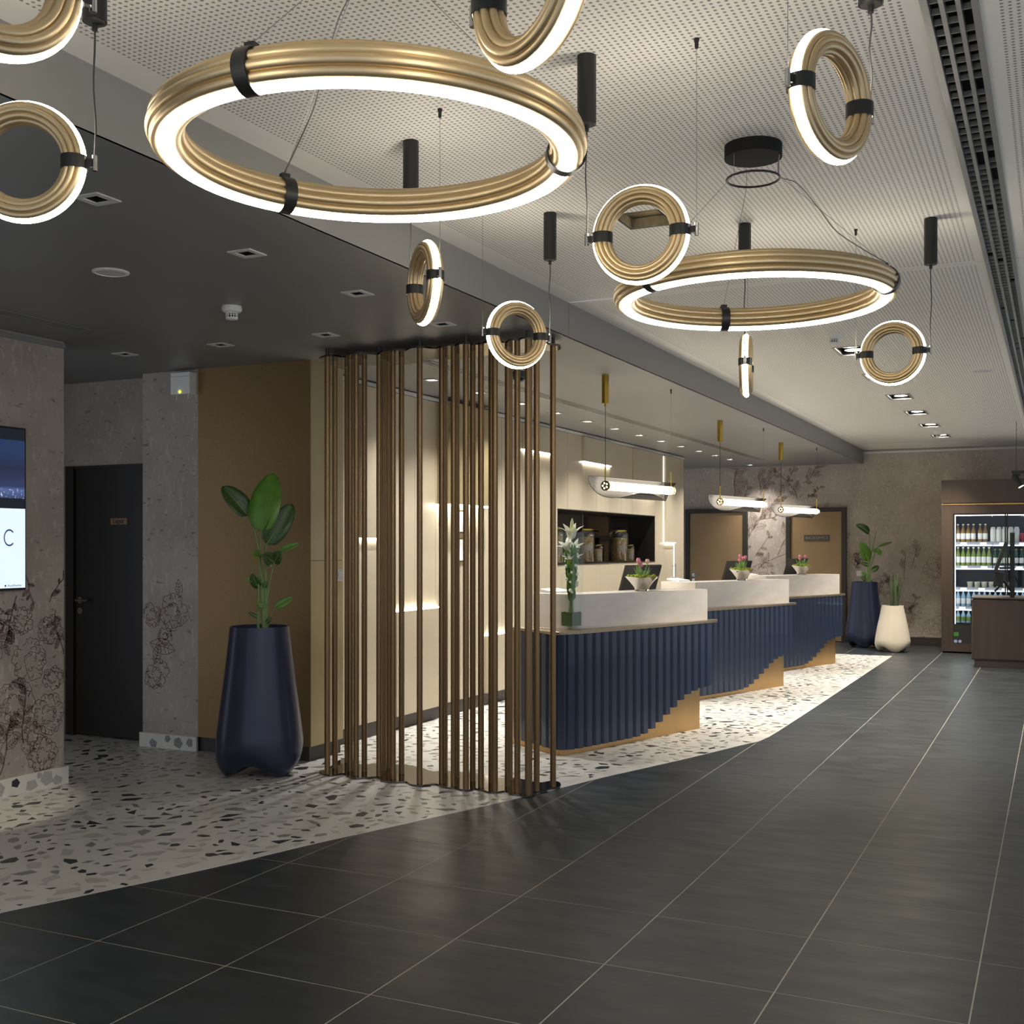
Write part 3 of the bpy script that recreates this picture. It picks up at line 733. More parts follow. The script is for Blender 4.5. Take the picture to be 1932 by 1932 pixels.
bb, bl_ = ring_body(.481, .046, 8, -math.pi/2, 128, False)
bigp = {}
def big_ring(c, angs, label, cable_k):
    t = thing('ring_chandelier', label, 'pendant light', c)
    if not bigp: bigp['b'] = bb.build('ring', 'gold', t, local=True, smooth=50); bigp['l'] = bl_.build('glowing_underside', 'led_big', t, local=True, smooth=60)
    else:
        for k in ('b', 'l'): o = bigp[k].copy(); COL.objects.link(o); o.parent = t
    H = ZC-c[2]
    MB().lathe([(.100, H-.048), (.107, H-.048), (.107, H)], (0, 0, 0), 48, cap=True).lathe([(.1, H-.044), (.001, H-.044)], seg=48, cap=False).build('canopy', 'canopy_black', t, local=True, smooth=40)
    MB().torus(.098, .0045, (0, 0, H-.126), 48, 8).build('suspension_ring', 'blackmetal', t, local=True, smooth=60)
    for k, a in enumerate(angs):
        ca, sa = math.cos(R(a)), math.sin(R(a)); b = MB(); n = 28; V = []
        ex, et = Vector((ca, sa, 0)), Vector((-sa, ca, 0))
        for tt in (-.017, .017):
            for rr in (.0465, .050):
                for q in range(n):
                    an = 2*math.pi*q/n; V.append(ex*(.481+rr*math.cos(an))+et*tt+Vector((0, 0, rr*math.sin(an))))
        L = lambda i, q: i*n+q % n
        fs = []
        for q in range(n): fs += [(L(1, q), L(1, q+1), L(3, q+1), L(3, q)), (L(0, q), L(2, q), L(2, q+1), L(0, q+1)), (L(0, q), L(0, q+1), L(1, q+1), L(1, q)), (L(2, q), L(3, q), L(3, q+1), L(2, q+1))]
        b.add(V, fs); b.obox(ex*.481+Vector((0, 0, .053)), ex*.010, et*.012, Vector((0, 0, .006)))
        b.build('strap', 'blackmetal', t, local=True, smooth=40)
        p0 = ex*.481+Vector((0, 0, .058)); p1 = ex*.098+Vector((0, 0, H-.126)); p2 = ex*.098+Vector((0, 0, H-.046))
        MB().tube([p0, p1, p2], .0011, 5).build('wire', 'steelwire', t, local=True)
        if k == cable_k:
            pts = [p0+ex*.01, p0.lerp(p1, .18)+Vector((0, 0, -.012)), p0.lerp(p1, .45)+Vector((0, 0, -.03)), p0.lerp(p1, .62)+Vector((0, 0, .0)), p0.lerp(p1, .82)+Vector((0, 0, .026)), p1+et*.006, p2+et*.006]
            MB().tube(smooth_poly([tuple(p) for p in pts], 6, False), .0022, 6).build('cable', 'steelwire', t, local=True, smooth=60)
    return t
c1 = at(700, 0, 2.80); c2 = at(1421, 0, 4.33)
big_ring((c1.x, c1.y, 2.475), (32, 152, 272), 'large horizontal gold ring chandelier beside the dark soffit before the rod screen', 1)
big_ring((c2.x, c2.y, 2.453), (358, 118, 238), 'large horizontal gold ring chandelier hung beyond the open ceiling hatch', 0)
# ================================================================== ROD SCREEN
rods_px = [(617.6, 1459.4), (632, 1450), (655, 1438), (661, 1454), (672, 1462.5), (687.5, 1455), (715.4, 1464), (724, 1454), (731.6, 1449), (741.5, 1469), (757.7, 1459), (791.8, 1478),
           (833.5, 1477), (839.5, 1458), (856, 1483), (862, 1466), (879, 1488), (892, 1474), (907.5, 1485), (927, 1477), (933.7, 1492.6), (958, 1483), (962, 1471.7), (976, 1495), (999, 1476), (996, 1498.6), (1012.5, 1490.6), (1043.4, 1482.5)]
front_px = [(602, 1455), (622, 1462), (648, 1458.5), (655, 1463), (668, 1467), (690, 1466.5), (712, 1465), (722, 1472), (742, 1474.5), (765, 1474), (775, 1479), (792, 1481), (820, 1478), (832, 1482), (845, 1485), (858, 1485), (868, 1488.5), (885, 1489), (895, 1487), (912, 1490),
            (922, 1493.5), (936, 1494), (954, 1491.5), (962, 1497), (979, 1498), (988, 1501), (1004, 1500), (1012, 1494), (1030, 1491.5), (1036, 1487), (1056, 1484), (1056, 1476), (1040, 1473),
            (1015, 1476), (975, 1468), (935, 1467), (900, 1459), (868, 1456), (840, 1454), (815, 1455), (798, 1449), (775, 1444), (755, 1442), (730, 1443), (705, 1440), (685, 1443), (660, 1434), (640, 1434), (618, 1450)]
outl = smooth_poly([tuple(onz(u, v, .012)[:2]) for u, v in front_px], 5)
cx_, cy_ = onz(835, 1475, 0)[:2]
sc = thing('rod_screen', 'open screen of bronze vertical rods between wavy mirror plates', 'room divider', (cx_, cy_, 0))
MB().prism(outl, .0012, .012).build('base_plate', 'mirror_plate', sc)
ZT = 2.742
MB().prism(outl, ZT, ZT+.012).build('top_plate', 'mirror_plate', sc)
rp = MB().lathe([(.0185, .012), (.0185, ZT)], seg=24)
r0 = None; rods = []
for u, v in rods_px:
    p = onz(u, v, .012); rods.append(p)
    if r0 is None: r0 = rp.build('rod', 'rod', sc, local=True, smooth=40); o = r0
    else: o = r0.copy(); COL.objects.link(o); o.parent = sc
    o.location = (p.x-cx_, p.y-cy_, 0)
for i in (0, 6, 11, 16, 20, 25, 27): MB().lathe([(.012, ZT+.012), (.012, ZS)], (rods[i].x, rods[i].y, 0), 12).build('ceiling_spacer', 'black', sc)

# ================================================================== RECEPTION DESKS
DO, DU, DN = Vector((-3.10, 7.72, 0)), Vector((.3123, .95, 0)), Vector((.95, -.3123, 0))
def dk(s, t, z=0): p = DO+DU*s+DN*t; return (p.x, p.y, z)
def dline(pts): return [dk(s, t)[:2] for s, t in pts]
desk = thing('reception_desk', 'curved reception desk with blue fluted front nearest the rod screen', 'reception desk', dk(.8, -.3), 'blue fluted reception desks')
left_curve = [(-.02, -.75), (-.07, -.48), (-.13, -.26), (-.165, -.13), (-.165, -.07), (-.12, -.052), (0, -.05)]
MB().prism(dline(left_curve+[(1.557, -.05), (1.557, -.60), (1.48, -.60), (1.48, -.13), (.02, -.13), (-.04, -.20), (-.03, -.30), (.02, -.48), (.07, -.75)])[::-1], 0, .865).build('body', 'copper', desk, smooth=30)
# shelf
shl = [(-.03, -.75), (-.09, -.48), (-.155, -.25), (-.205, -.11), (-.195, -.05), (-.15, -.012), (0, 0), (.5, 0.004), (1.0, .004), (1.55, .002), (1.72, -.012), (1.80, -.035), (1.832, -.07), (1.815, -.10), (1.75, -.115), (1.65, -.12), (1.65, -.24), (.25, -.28), (.07, -.34), (.03, -.48), (.08, -.75)]
MB().prism(dline(shl)[::-1], .868, .890).build('ledge', 'shelf', desk, smooth=25, bevel=.004)
# marble upstand
slab = [(.12, -.62), (.095, -.42), (.09, -.28), (.115, -.20), (.165, -.165), (.24, -.150), (1.683, -.057), (1.683, -.36), (.30, -.44), (.21, -.50), (.21, -.62)]
MB().prism(dline(slab)[::-1], .890, 1.145).build('upstand', 'marble', desk, smooth=25)
MB().prism(dline([(.24, -.47), (1.47, -.39), (1.47, -.98), (.24, -.98)])[::-1], .715, .74).build('worktop', 'desk_inner', desk)
# slats
path = [(1.676, 0), (0, 0), (-.10, -.006), (-.165, -.035), (-.195, -.085), (-.185, -.16), (-.14, -.30), (-.09, -.48), (-.03, -.75)]
fine = []
for (a, c) in zip(path[:-1], path[1:]):
    for q in range(40): fine.append((a[0]+(c[0]-a[0])*q/40, a[1]+(c[1]-a[1])*q/40))
cum = [0]
for a, c in zip(fine[:-1], fine[1:]): cum.append(cum[-1]+math.hypot(c[0]-a[0], c[1]-a[1]))
def along(L):
    L = min(L, cum[-1]); i = np.searchsorted(cum, L); i = min(max(i, 1), len(fine)-1)
    f = (L-cum[i-1])/max(1e-9, cum[i]-cum[i-1]); a, c = fine[i-1], fine[i]
    return (a[0]+(c[0]-a[0])*f, a[1]+(c[1]-a[1])*f)
prof_z = [(-9, .042), (.6, .042), (.727, .046), (.822, .059), (.918, .089), (1.016, .132), (1.116, .184), (1.217, .233), (1.315, .283), (1.408, .315), (1.504, .332), (1.598, .345), (1.676, .348)]
PITCH = .0965; k = 0
while (k+1)*PITCH < cum[-1]:
    # straight run at full pitch, tighter ones round the corner
    a, c = along(k*PITCH), along((k+1)*PITCH); sm = a[0]
    zb = float(np.interp(sm, [p[0] for p in prof_z], [p[1] for p in prof_z]))
    ex = Vector((c[0]-a[0], c[1]-a[1])); Ls = ex.length; ex.normalize(); nv = Vector((ex.y, -ex.x))
    if k == 0: nv0 = nv
    if nv.dot(Vector((0, 1))) < 0 and a[0] > .1: nv = -nv
    if a[0] <= .1 and nv.dot(Vector((-.6, .5))) < 0: nv = -nv
    def pt(f, d): p = Vector(a)+ex*(Ls*f)+nv*d; return dk(p.x, p.y)[:2]
    poly = [pt(.0, -.026), pt(.13, -.006), pt(.70, -.006), pt(.84, -.026), pt(1.0, -.026), pt(1.0, -.044), pt(0, -.044)]
    ar = sum(poly[i][0]*poly[(i+1) % 7][1]-poly[(i+1) % 7][0]*poly[i][1] for i in range(7))
    if ar < 0: poly = poly[::-1]
    MB().prism(poly, zb, .866).build('slat', 'blue', desk)
    k += 1
DOFF = [Vector((0, 0, 0)), Vector((.0, 3.22, 0)), Vector((.085, 5.92, 0))]
for off, lab in ((DOFF[1], 'curved reception desk with blue fluted front between the other two desks'), (DOFF[2], 'curved reception desk with blue fluted front nearest the far doors')):
    d = copy_tree(desk); d.location = desk.location+off; d['label'] = lab

# ---- things on the desks
def monitor(off, lab):
    c = Vector(dk(1.36, -.53, .74))+off; t = thing('desk_monitor', lab, 'monitor', c, 'desk monitors')
    ux = DU; bk = Vector((DN.x, DN.y, 0)); up = (Vector((0, 0, 1))*.93+bk*.30).normalized()
    ce_ = c+Vector((0, 0, .43)); nrm = ux.cross(up).normalized()
    MB().obox(ce_, ux*.245, up*.185, nrm*.012).build('screen_back', 'screen_back', t, bevel=.006)
    MB().obox(ce_+nrm*-.014, ux*.235, up*.175, nrm*.001).build('display', 'tv_body', t)
    MB().tube([c+Vector((0, 0, .01)), c+Vector((0, 0, .25)), ce_], .016, 10).build('stand', 'black', t, smooth=40)
    MB().lathe([(.09, 0), (.09, .01), (.03, .016)], tuple(c), 24).build('foot', 'black', t, smooth=40)
def leaf_mesh(b, P0, P1, width, nrm, curve=.08, fold=.25, n=9, tip=.8, base=.55, mi=0, droop=0):
    P0, P1 = Vector(P0), Vector(P1); ax = P1-P0; L = ax.length; a = ax.normalized(); nrm = Vector(nrm); nrm = (nrm-a*nrm.dot(a)).normalized(); sd = a.cross(nrm)
    V = []
    for i in range(n+1):
        t = i/n; w_ = width/2*(math.sin(math.pi*min(1, t**base))**tip if 0 < t < 1 else 0.02)
        c = P0+ax*t+nrm*(curve*L*math.sin(math.pi*t))+Vector((0, 0, -droop*L*t*t))
        for q in (-1, -.5, 0, .5, 1): V.append(c+sd*(w_*q)+nrm*(abs(q)*fold*w_+(.012*width*math.sin(i*2.1) if abs(q) == 1 else 0)))
    b.add(V, [(i*5+j, i*5+j+1, (i+1)*5+j+1, (i+1)*5+j) for i in range(n) for j in range(4)], mi); return b
def tulip_bowl(off, lab, cols):
    c = Vector(dk(1.02, -.235, 1.145))+off; t = thing('flower_bowl', lab, 'flower bowl', c, 'tulip bowls on the desks')
    ang = .25
    def sq(h, z, n=6):
        P = []
        for k in range(4):
            a0 = ang+k*math.pi/2+math.pi/4
            for q in range(n):
                f = q/n; a, e = a0, a0+math.pi/2; rr = h*1.3
                x = (1-f)*math.cos(a)+f*math.cos(e); y = (1-f)*math.sin(a)+f*math.sin(e)
                P.append((c.x+rr*x, c.y+rr*y, c.z+z+(.014*abs(f-.5)*2 if z > .09 else 0)))
        return P
    prof = [(.055, .012), (.059, .020), (.063, .032), (.078, .05), (.104, .082), (.138, .106), (.128, .104), (.10, .086)]
    V = []; n = 24
    for h, z in prof: V += sq(h, z)
    fs = [(i*n+k, i*n+(k+1) % n, (i+1)*n+(k+1) % n, (i+1)*n+k) for i in range(len(prof)-1) for k in range(n)]+[tuple(range(n))[::-1]]
    MB().add(V, fs).build('bowl', 'silver', t, smooth=35)
    b = MB()
    for k in range(4):
        a = ang+k*math.pi/2+math.pi/4; b.lathe([(.012, 0), (.016, .004), (.011, .012), (.014, .02)], (c.x+.06*math.cos(a), c.y+.06*math.sin(a), c.z), 10)
    b.build('feet', 'silver', t, smooth=40)
    b = MB()
    for k in range(110):
        a, rr = rnd.uniform(0, 6.28), .112*rnd.random()**.5; x, y, z = c.x+rr*math.cos(a), c.y+rr*math.sin(a), c.z+.110+rnd.uniform(0, .022)-.10*rr
        r_ = rnd.uniform(.009, .017); b.lathe([(.001, -r_), (r_*.8, -r_*.5), (r_, 0), (r_*.7, r_*.6), (.001, r_)], (x, y, z), 7, cap=False)
    b.build('moss', 'moss', t, smooth=60)
    for k, (dx, dz, cl) in enumerate(cols):
        p0 = Vector((c.x+DU.x*dx*.4, c.y+DU.y*dx*.4, c.z+.10)); p1 = Vector((c.x+DU.x*dx+DN.x*.02*(-1)**k, c.y+DU.y*dx+DN.y*.02*(-1)**k, c.z+dz))
        f = MB().tube([p0, p0.lerp(p1, .5)+Vector((.004, 0, .01)), p1], .0032, 6).build('stem', 'tulip_leaf', t, smooth=50)
        b = MB()
        for q in range(6):
            a = q*math.pi/3; u = Vector((math.cos(a), math.sin(a), 0)); b2 = p1-Vector((0, 0, .002))
            leaf_mesh(b, b2+u*.004, b2+u*.010+Vector((0, 0, .044)), .028, u, .28, -.5, 6, .7, .8)
        b.build('tulip', cl, t, smooth=60)
    b = MB()
    for k in range(9):
        a = k*.72; u = Vector((math.cos(a), math.sin(a), 0)); p0 = c+u*.03+Vector((0, 0, .095)); p1 = p0+u*rnd.uniform(.01, .055)+Vector((0, 0, rnd.uniform(.08, .125)))
        leaf_mesh(b, p0, p1, .030, u, -.06, .5, 7, .8, .7)
    b.build('leaves', 'tulip_leaf', t, smooth=60)
ML = ['black desk monitor seen from behind on the desk nearest the rod screen', 'black desk monitor seen from behind on the middle desk', 'black desk monitor seen from behind on the desk nearest the far doors']
BLb = ['silver square bowl of pink tulips on the desk nearest the rod screen', 'silver square bowl of pink tulips on the middle desk', 'silver square bowl of pink tulips on the desk nearest the far doors']
TC = [[(-.075, .225, 'tulip'), (-.01, .205, 'tulip'), (.045, .215, 'tulip2'), (.01, .185, 'tulip')], [(-.06, .235, 'tulip'), (-.01, .19, 'tulip'), (.04, .22, 'tulip'), (.065, .21, 'tulip')], [(-.07, .215, 'tulip'), (0, .18, 'tulip'), (.07, .21, 'tulip')]]
for i in range(3):
    monitor(DOFF[i], ML[i]); tulip_bowl(DOFF[i], BLb[i], TC[i])
    c = Vector(dk(.42, -.62, .74))+DOFF[i]
    t = thing('desk_telephone', ['white low desk telephone behind the upstand of the desk nearest the rod screen', 'white low desk telephone behind the upstand of the middle desk', 'white low desk telephone behind the upstand of the desk nearest the far doors'][i], 'telephone', c, 'white desk telephones')
    MB().obox(c+Vector((0, 0, .20)), DU*.09, DN*.07, (0, 0, .20)).build('pedestal', 'white', t, bevel=.01)
    MB().obox(c+Vector((0, 0, .412)), DU*.10, DN*.08+Vector((0, 0, -.01)), (0, 0, .010)).build('handset_base', 'white', t, bevel=.006)
# ---- tall glass vase
c = onz(1078, 1186.5, .8905); c = Vector((c.x, c.y, .8905))
va = thing('glass_vase', 'tall square glass vase of white lilies standing on the desk ledge', 'vase', c)
HV = .715
def vsq(h, z): return [(c.x+h*(DU.x*a+DN.x*e), c.y+h*(DU.y*a+DN.y*e), c.z+z) for a, e in ((1, 1), (1, -1), (-1, -1), (-1, 1))]
V = vsq(.060, 0)+vsq(.068, HV)+vsq(.064, HV)+vsq(.055, .022)
fs = [(i, (i+1) % 4, 4+(i+1) % 4, 4+i) for i in range(4)]+[(4+i, 4+(i+1) % 4, 8+(i+1) % 4, 8+i) for i in range(4)]+[(8+i, 8+(i+1) % 4, 12+(i+1) % 4, 12+i) for i in range(4)]+[(3, 2, 1, 0), (12, 13, 14, 15)]
MB().add(V, [f[::-1] for f in fs]).build('glass', 'glass', va)
MB().add(vsq(.052, .024)+vsq(.053, .125), [(0, 1, 5, 4), (1, 2, 6, 5), (2, 3, 7, 6), (3, 0, 4, 7)]).build('leaf_wrap', 'leaf_dark', va)
b = MB()
for k in range(14):
    a = k*.9; b.tube([c+Vector((.018*math.cos(a), .018*math.sin(a), .03)), c+Vector((.010*math.cos(a), .010*math.sin(a), .22)), c+Vector((.035*math.cos(a+.4), .035*math.sin(a+.4), .5))], .004, 6)
b.build('stems', 'stem', va, smooth=60)
b = MB()
for k in range(170):
    a = rnd.uniform(0, 6.28); z = rnd.uniform(.20, .56); r_ = .012+.040*(z-.2)/.36*rnd.random()**.5; u = Vector((math.cos(a), math.sin(a), 0))
    p0 = c+u*r_+Vector((0, 0, z)); leaf_mesh(b, p0, p0+u*rnd.uniform(.004, .016)+Vector((0, 0, rnd.uniform(.03, .10))), rnd.uniform(.016, .036), u, .05, .3, 5)
b.build('foliage', 'leaf', va, smooth=60)
def lily(p, dr, s, name='lily'):
    dr = Vector(dr).normalized(); b = MB(); sx = dr.cross(Vector((0, 0, 1)) if abs(dr.z) < .9 else Vector((1, 0, 0))).normalized(); sy = dr.cross(sx)
    for q in range(6):
        a = q*math.pi/3; u = sx*math.cos(a)+sy*math.sin(a); leaf_mesh(b, Vector(p)+u*.004, Vector(p)+dr*s*.8+u*s*.75, s*.42, u-dr*.5, -.18, .2, 7)
    b.build(name, 'lily', va, smooth=60)
Z = Vector((0, 0, 1))
lily(c+Z*.66, (.1, -.3, 1), .13); lily(c+DU*-.025+Z*.58, (-.3, -.5, .9), .10); lily(c+DU*.025+Z*.57, (.3, -.5, .9), .10); lily(c+DU*.025+Z*.50, (.4, -.5, .9), .085); lily(c+DU*-.02+Z*.50, (.1, -.6, .8), .07)
leaf_mesh(MB(), c, c+Z*.1, .02, (1, 0, 0))
b = MB(); b.tube([c+Z*.70, c+Z*.74+DU*.003, c+Z*.79+DU*.008, c+Z*.82+DU*.01], [.006, .016, .013, .003], 8); b.build('bud', 'lilybud', va, smooth=60)
b = MB()
for k in range(30):
    a = rnd.uniform(0, 6.28); p = c+Vector((.042*math.cos(a), .042*math.sin(a), rnd.uniform(.26, .56))); r_ = rnd.uniform(.010, .018)
    b.lathe([(.001, -r_), (r_*.8, -r_*.5), (r_, 0), (r_*.7, r_*.6), (.001, r_)], tuple(p), 8, cap=False)
b.build('small_blooms', 'lily', va, smooth=60)
b = MB(); p = c+DU*-.045+DN*.02+Z*.50; b.lathe([(.001, -.018), (.014, -.01), (.018, 0), (.013, .012), (.001, .018)], tuple(p), 10, cap=False); b.build('green_bloom', 'moss', va, smooth=60)

# ================================================================== BOAT PENDANTS
def boat_pendant(pa, pb, z, lab, src=None):
    m = (Vector(pa)+Vector(pb))/2; d = Vector(pb)-Vector(pa); phi = math.atan2(d.y, d.x)
    if src: t = copy_tree(src); t.location = (m.x, m.y, z); t.rotation_euler = (0, 0, phi); t['label'] = lab; return t
    t = thing('boat_pendant', lab, 'pendant light', (m.x, m.y, z), 'boat-shaped pendants over the desks', phi)
    H = ZS-z; hl = .50
    MB().tube([(-hl+.02, 0, 0), (hl+.02, 0, 0)], .033, 20).build('light_tube', 'tube_lamp', t, local=True, smooth=40)
    for s in (-1, 1):
        b = MB().tube([(s*(hl+.005)-.012*0, 0, 0), (s*(hl+.005)-s*.016, 0, 0)], .038, 20)
        e = b.build('end_cap', 'brass', t, local=True, smooth=40)
        b = MB()
        for q in range(5):
            a = q*2*math.pi/5; b.tube([(s*(hl+.0055), .02*math.cos(a), .02*math.sin(a)), (s*(hl+.0065), .02*math.cos(a), .02*math.sin(a))], .006, 8)
        b.build('cap_holes', 'lamp_on_cool', e, local=True)
        MB().tube([(s*hl, 0, -.03), (s*hl, 0, .16)], .0055, 8).build('bracket', 'brass', t, local=True, smooth=40)
    MB().tube([(-hl, 0, .15), (-hl+.004, .002, H*.5), (-hl, 0, H-.21)], .0026, 6).build('cable', 'cable', t, local=True)
    MB().lathe([(.008, H-.235), (.008, H-.215), (.028, H-.215), (.028, H)], (-hl, 0, 0), 24).build('canopy', 'brass', t, local=True, smooth=40)
    MB().tube([(hl, 0, .15), (hl, 0, H-.03)], .0009, 5).build('wire', 'steelwire', t, local=True)
    MB().lathe([(.006, H-.035), (.006, H-.012), (.010, H)], (hl, 0, 0), 10).build('ceiling_anchor', 'black', t, local=True)
    n, mth, V, uv = 40, 14, [], []; rr = .088
    e1, e2 = [], []
    for i in range(n+1):
        s = -.66+1.32*i/n; h = max(0, 1-(s/.66)**2)
        tb, tf = R(142), R(142)-R(205)*h**.8
        for j in range(mth+1):
            th = tb+(tf-tb)*j/mth
            # behind the tube is local +y (away from the floor aisle), angle measured from straight down
            V.append((s, rr*math.sin(th)*.8, -rr*math.cos(th))); uv.append((s+1, rr*th+1))
        e1.append(V[-mth-1]); e2.append(V[-1])
    MB().add(V, [(i*(mth+1)+j, i*(mth+1)+j+1, (i+1)*(mth+1)+j+1, (i+1)*(mth+1)+j) for i in range(n) for j in range(mth)]).build('mesh_shade', 'wiremesh', t, local=True, smooth=60, uv=uv)
    MB().tube(e1, .0028, 5).tube(e2, .0028, 5).build('shade_edge', 'black', t, local=True)
    return t
bp1 = boat_pendant((-3.095, 8.173), (-2.886, 9.151), 1.962, 'boat-shaped mesh pendant with glowing tube over the desk nearest the rod screen')
boat_pendant((-3.135, 11.594), (-2.909, 12.58), 1.962, 'boat-shaped mesh pendant with glowing tube over the middle desk', bp1)
boat_pendant((-3.118, 14.401), (-2.856, 15.377), 1.962, 'boat-shaped mesh pendant with glowing tube over the desk nearest the far doors', bp1)
# ================================================================== PLANTERS AND PLANTS
def planter(c, Rm, Rt, Ht, m, lab, phase, foot=.085):
    t = thing('planter', lab, 'planter', c); n, zs = 72, 34; V = []
    prof = []
    kz = [0, .035, .09, .17, .27, .40, .55, .75, 1.0]; kr = [.76, .90, .97, 1.0, .975, .92, .85, .75, None]; kr[-1] = Rt/Rm
    kr[-2] = .5*(kr[-1]+kr[-3])+.004
    for i in range(zs+1):
        f = (i/zs)**1.25; r_ = Rm*float(np.interp(f, kz, kr)); z = Ht*f
        prof.append((r_, z))
    rs_ = [q[0] for q in prof]
    for _ in range(3): rs_ = [rs_[0]]+[(rs_[i-1]+2*rs_[i]+rs_[i+1])/4 for i in range(1, zs)]+[rs_[-1]]
    prof = [(rs_[i], prof[i][1]) for i in range(zs+1)]
    for r_, z in prof:
        for k in range(n):
            a = 2*math.pi*k/n; arch = (.5+.5*math.cos(3*a+phase))**1.0
            lift = foot*arch*max(0, 1-z/(Ht*.34))**1.2; tuck = 1-.02*arch*max(0, 1-z/(Ht*.22))
            V.append((c[0]+r_*tuck*math.cos(a), c[1]+r_*tuck*math.sin(a), c[2]+z+lift))
    base = len(V)
    for k in range(n):           # underside, drawn in towards the middle
        a = 2*math.pi*k/n; arch = (.5+.5*math.cos(3*a+phase)); V.append((c[0]+prof[0][0]*.72*math.cos(a), c[1]+prof[0][0]*.72*math.sin(a), c[2]+.012+foot*arch))
    V.append((c[0], c[1], c[2]+foot*.9)); top = len(V)
    for rr, z in ((Rt*.93, Ht-.002), (Rt*.90, Ht*.80)):
        for k in range(n): a = 2*math.pi*k/n; V.append((c[0]+rr*math.cos(a), c[1]+rr*math.sin(a), c[2]+z))
    fs = [(i*n+k, i*n+(k+1) % n, (i+1)*n+(k+1) % n, (i+1)*n+k) for i in range(zs) for k in range(n)]
    fs += [(base+k, base+(k+1) % n, (k+1) % n, k) for k in range(n)]+[(top-1, base+(k+1) % n, base+k) for k in range(n)]
    fs += [(zs*n+k, zs*n+(k+1) % n, top+(k+1) % n, top+k) for k in range(n)]+[(top+k, top+(k+1) % n, top+n+(k+1) % n, top+n+k) for k in range(n)]
    MB().add(V, fs).build('pot', m, t, smooth=50)
    MB().lathe([(.001, .006), (Rt*.905, 0)], (c[0], c[1], c[2]+Ht*.86), 32, cap=False).build('soil', 'soil', t)
    return t
def plant(lab, cat, c, dep, stems, leaves, name):
    """stems / leaves given as pixels at the plant's own depth; the pot gives that depth"""
    t = thing(name, lab, cat, c); kx = dep/F
    def P(u, v, dd=0): return at(u, v, dep+dd)
    nc = Vector((SN, -CS, 0))
    for pts, r_ in stems:
        q = [P(*p) for p in pts]; q = smooth_poly([tuple(x) for x in q], 5, False) if len(q) > 2 else q
        n = len(q); MB().tube(q, [r_*(1-.45*i/(n-1)) for i in range(n)], 8).build('stem', 'stem', t, smooth=60)
    for (b0, b1, wpx, m, tilt, cur, fo) in leaves:
        p0, p1 = P(*b0), P(*b1); nr = (nc+Vector((CS, SN, 0))*tilt+Vector((0, 0, .25))).normalized()
        lf = leaf_mesh(MB(), p0, p1, wpx*kx, nr, cur, fo, 16, .50, .78).build('leaf', m, t, smooth=60)
        md = lf.modifiers.new('thick', 'SOLIDIFY'); md.thickness = .002
        ax = (p1-p0); nn = (nr-ax.normalized()*nr.dot(ax.normalized())).normalized()
        MB().tube([p0+ax*q_/8+nn*(cur*ax.length*math.sin(math.pi*q_/8)+.003) for q_ in range(8)], [.005*(1-q_/9)*max(.5, kx*300) for q_ in range(8)], 5).build('midrib', 'stem', lf, org=tuple(t.location), smooth=60)
    return t
p = onz(490, 1459, 0); pc = Vector((p.x, p.y, 0)); D1 = depth(pc)
planter((pc.x, pc.y, 0), 82*D1/F, 55*D1/F, .975, 'planter_blue', 'tall dark blue planter with arched feet standing before the gold column', math.atan2(-CS, SN)*-3+.25, .085)
stems = [([(487, 1195), (488, 1130), (490, 1060), (493, 1003)], .010), ([(497, 1195), (494, 1120), (490, 1050), (480, 1000), (468, 973)], .009), ([(500, 1195), (501, 1110), (500, 1060), (502.5, 1026)], .011),
         ([(503, 1195), (503, 1150), (507, 1105), (517, 1062)], .009), ([(498, 1195), (497, 1140), (496, 1090)], .015), ([(505, 1185), (511, 1163), (519, 1146)], .004), ([(489, 1190), (489, 1160), (486, 1150)], .003)]
leaves = [((493, 1003, -.02), (516, 893, .05), 62, 'leaf', -.15, .05, .16), ((468, 973, .03), (419, 918, .0), 40, 'leaf_dark', .5, .04, .45), ((502.7, 1027, 0), (552, 951, .06), 42, 'leaf_dark', .45, .06, .35),
          ((517, 1062, -.02), (496, 1046, -.12), 26, 'leaf_dark', .2, .05, .2), ((517, 1062, 0), (529, 1040, -.05), 24, 'leaf_dark', .1, .08, .2), ((528, 1040, .02), (564, 1025, .05), 12, 'leaf', .2, .08, .5),
          ((494, 1046, .0), (478, 1049, -.08), 17, 'leaf', 0, .1, .3), ((489, 1110, .02), (476, 1082, -.03), 20, 'leaf_dark', -.3, .05, .3), ((480, 1094, 0), (463, 1092, -.02), 8, 'leaf', 0, .05, .3),
          ((519, 1146, 0), (552, 1127, .03), 16, 'leaf', .1, .06, .2), ((487, 1165, 0), (469, 1155, 0), 7, 'leaf_dark', 0, .05, .3), ((500, 1146, -.05), (484, 1137, -.06), 9, 'leaf', 0, .1, .3), ((503, 1176, -.03), (513, 1164, -.04), 9, 'leaf_dark', 0, .1, .3), ((499, 1110, -.03), (503, 1096, -.04), 9, 'leaf_dark', 0, .1, .3)]
plant('green bird-of-paradise plant with one large bright leaf before the gold column', 'plant', (pc.x, pc.y, .84), D1, stems, leaves, 'potted_plant')
p = onz(1631, 1220.5, 0); pb = Vector((p.x, p.y, 0)); D2 = depth(pb)
planter((pb.x, pb.y, 0), 34.5*D2/F, 23.5*D2/F, .975, 'planter_blue', 'tall dark blue planter with arched feet before the far wall', 1.2)
stems = [([(1636, 1112), (1640, 1070), (1641, 1035), (1639.7, 1006)], .010), ([(1637, 1112), (1641, 1060), (1647, 1030), (1653, 1003)], .009), ([(1638, 1112), (1643, 1070), (1650, 1045), (1657, 1031)], .010), ([(1635, 1112), (1637, 1085), (1638, 1058)], .012),
         ([(1640, 1112), (1642, 1090), (1645, 1078)], .006), ([(1633, 1112), (1632, 1085), (1634, 1066)], .007)]
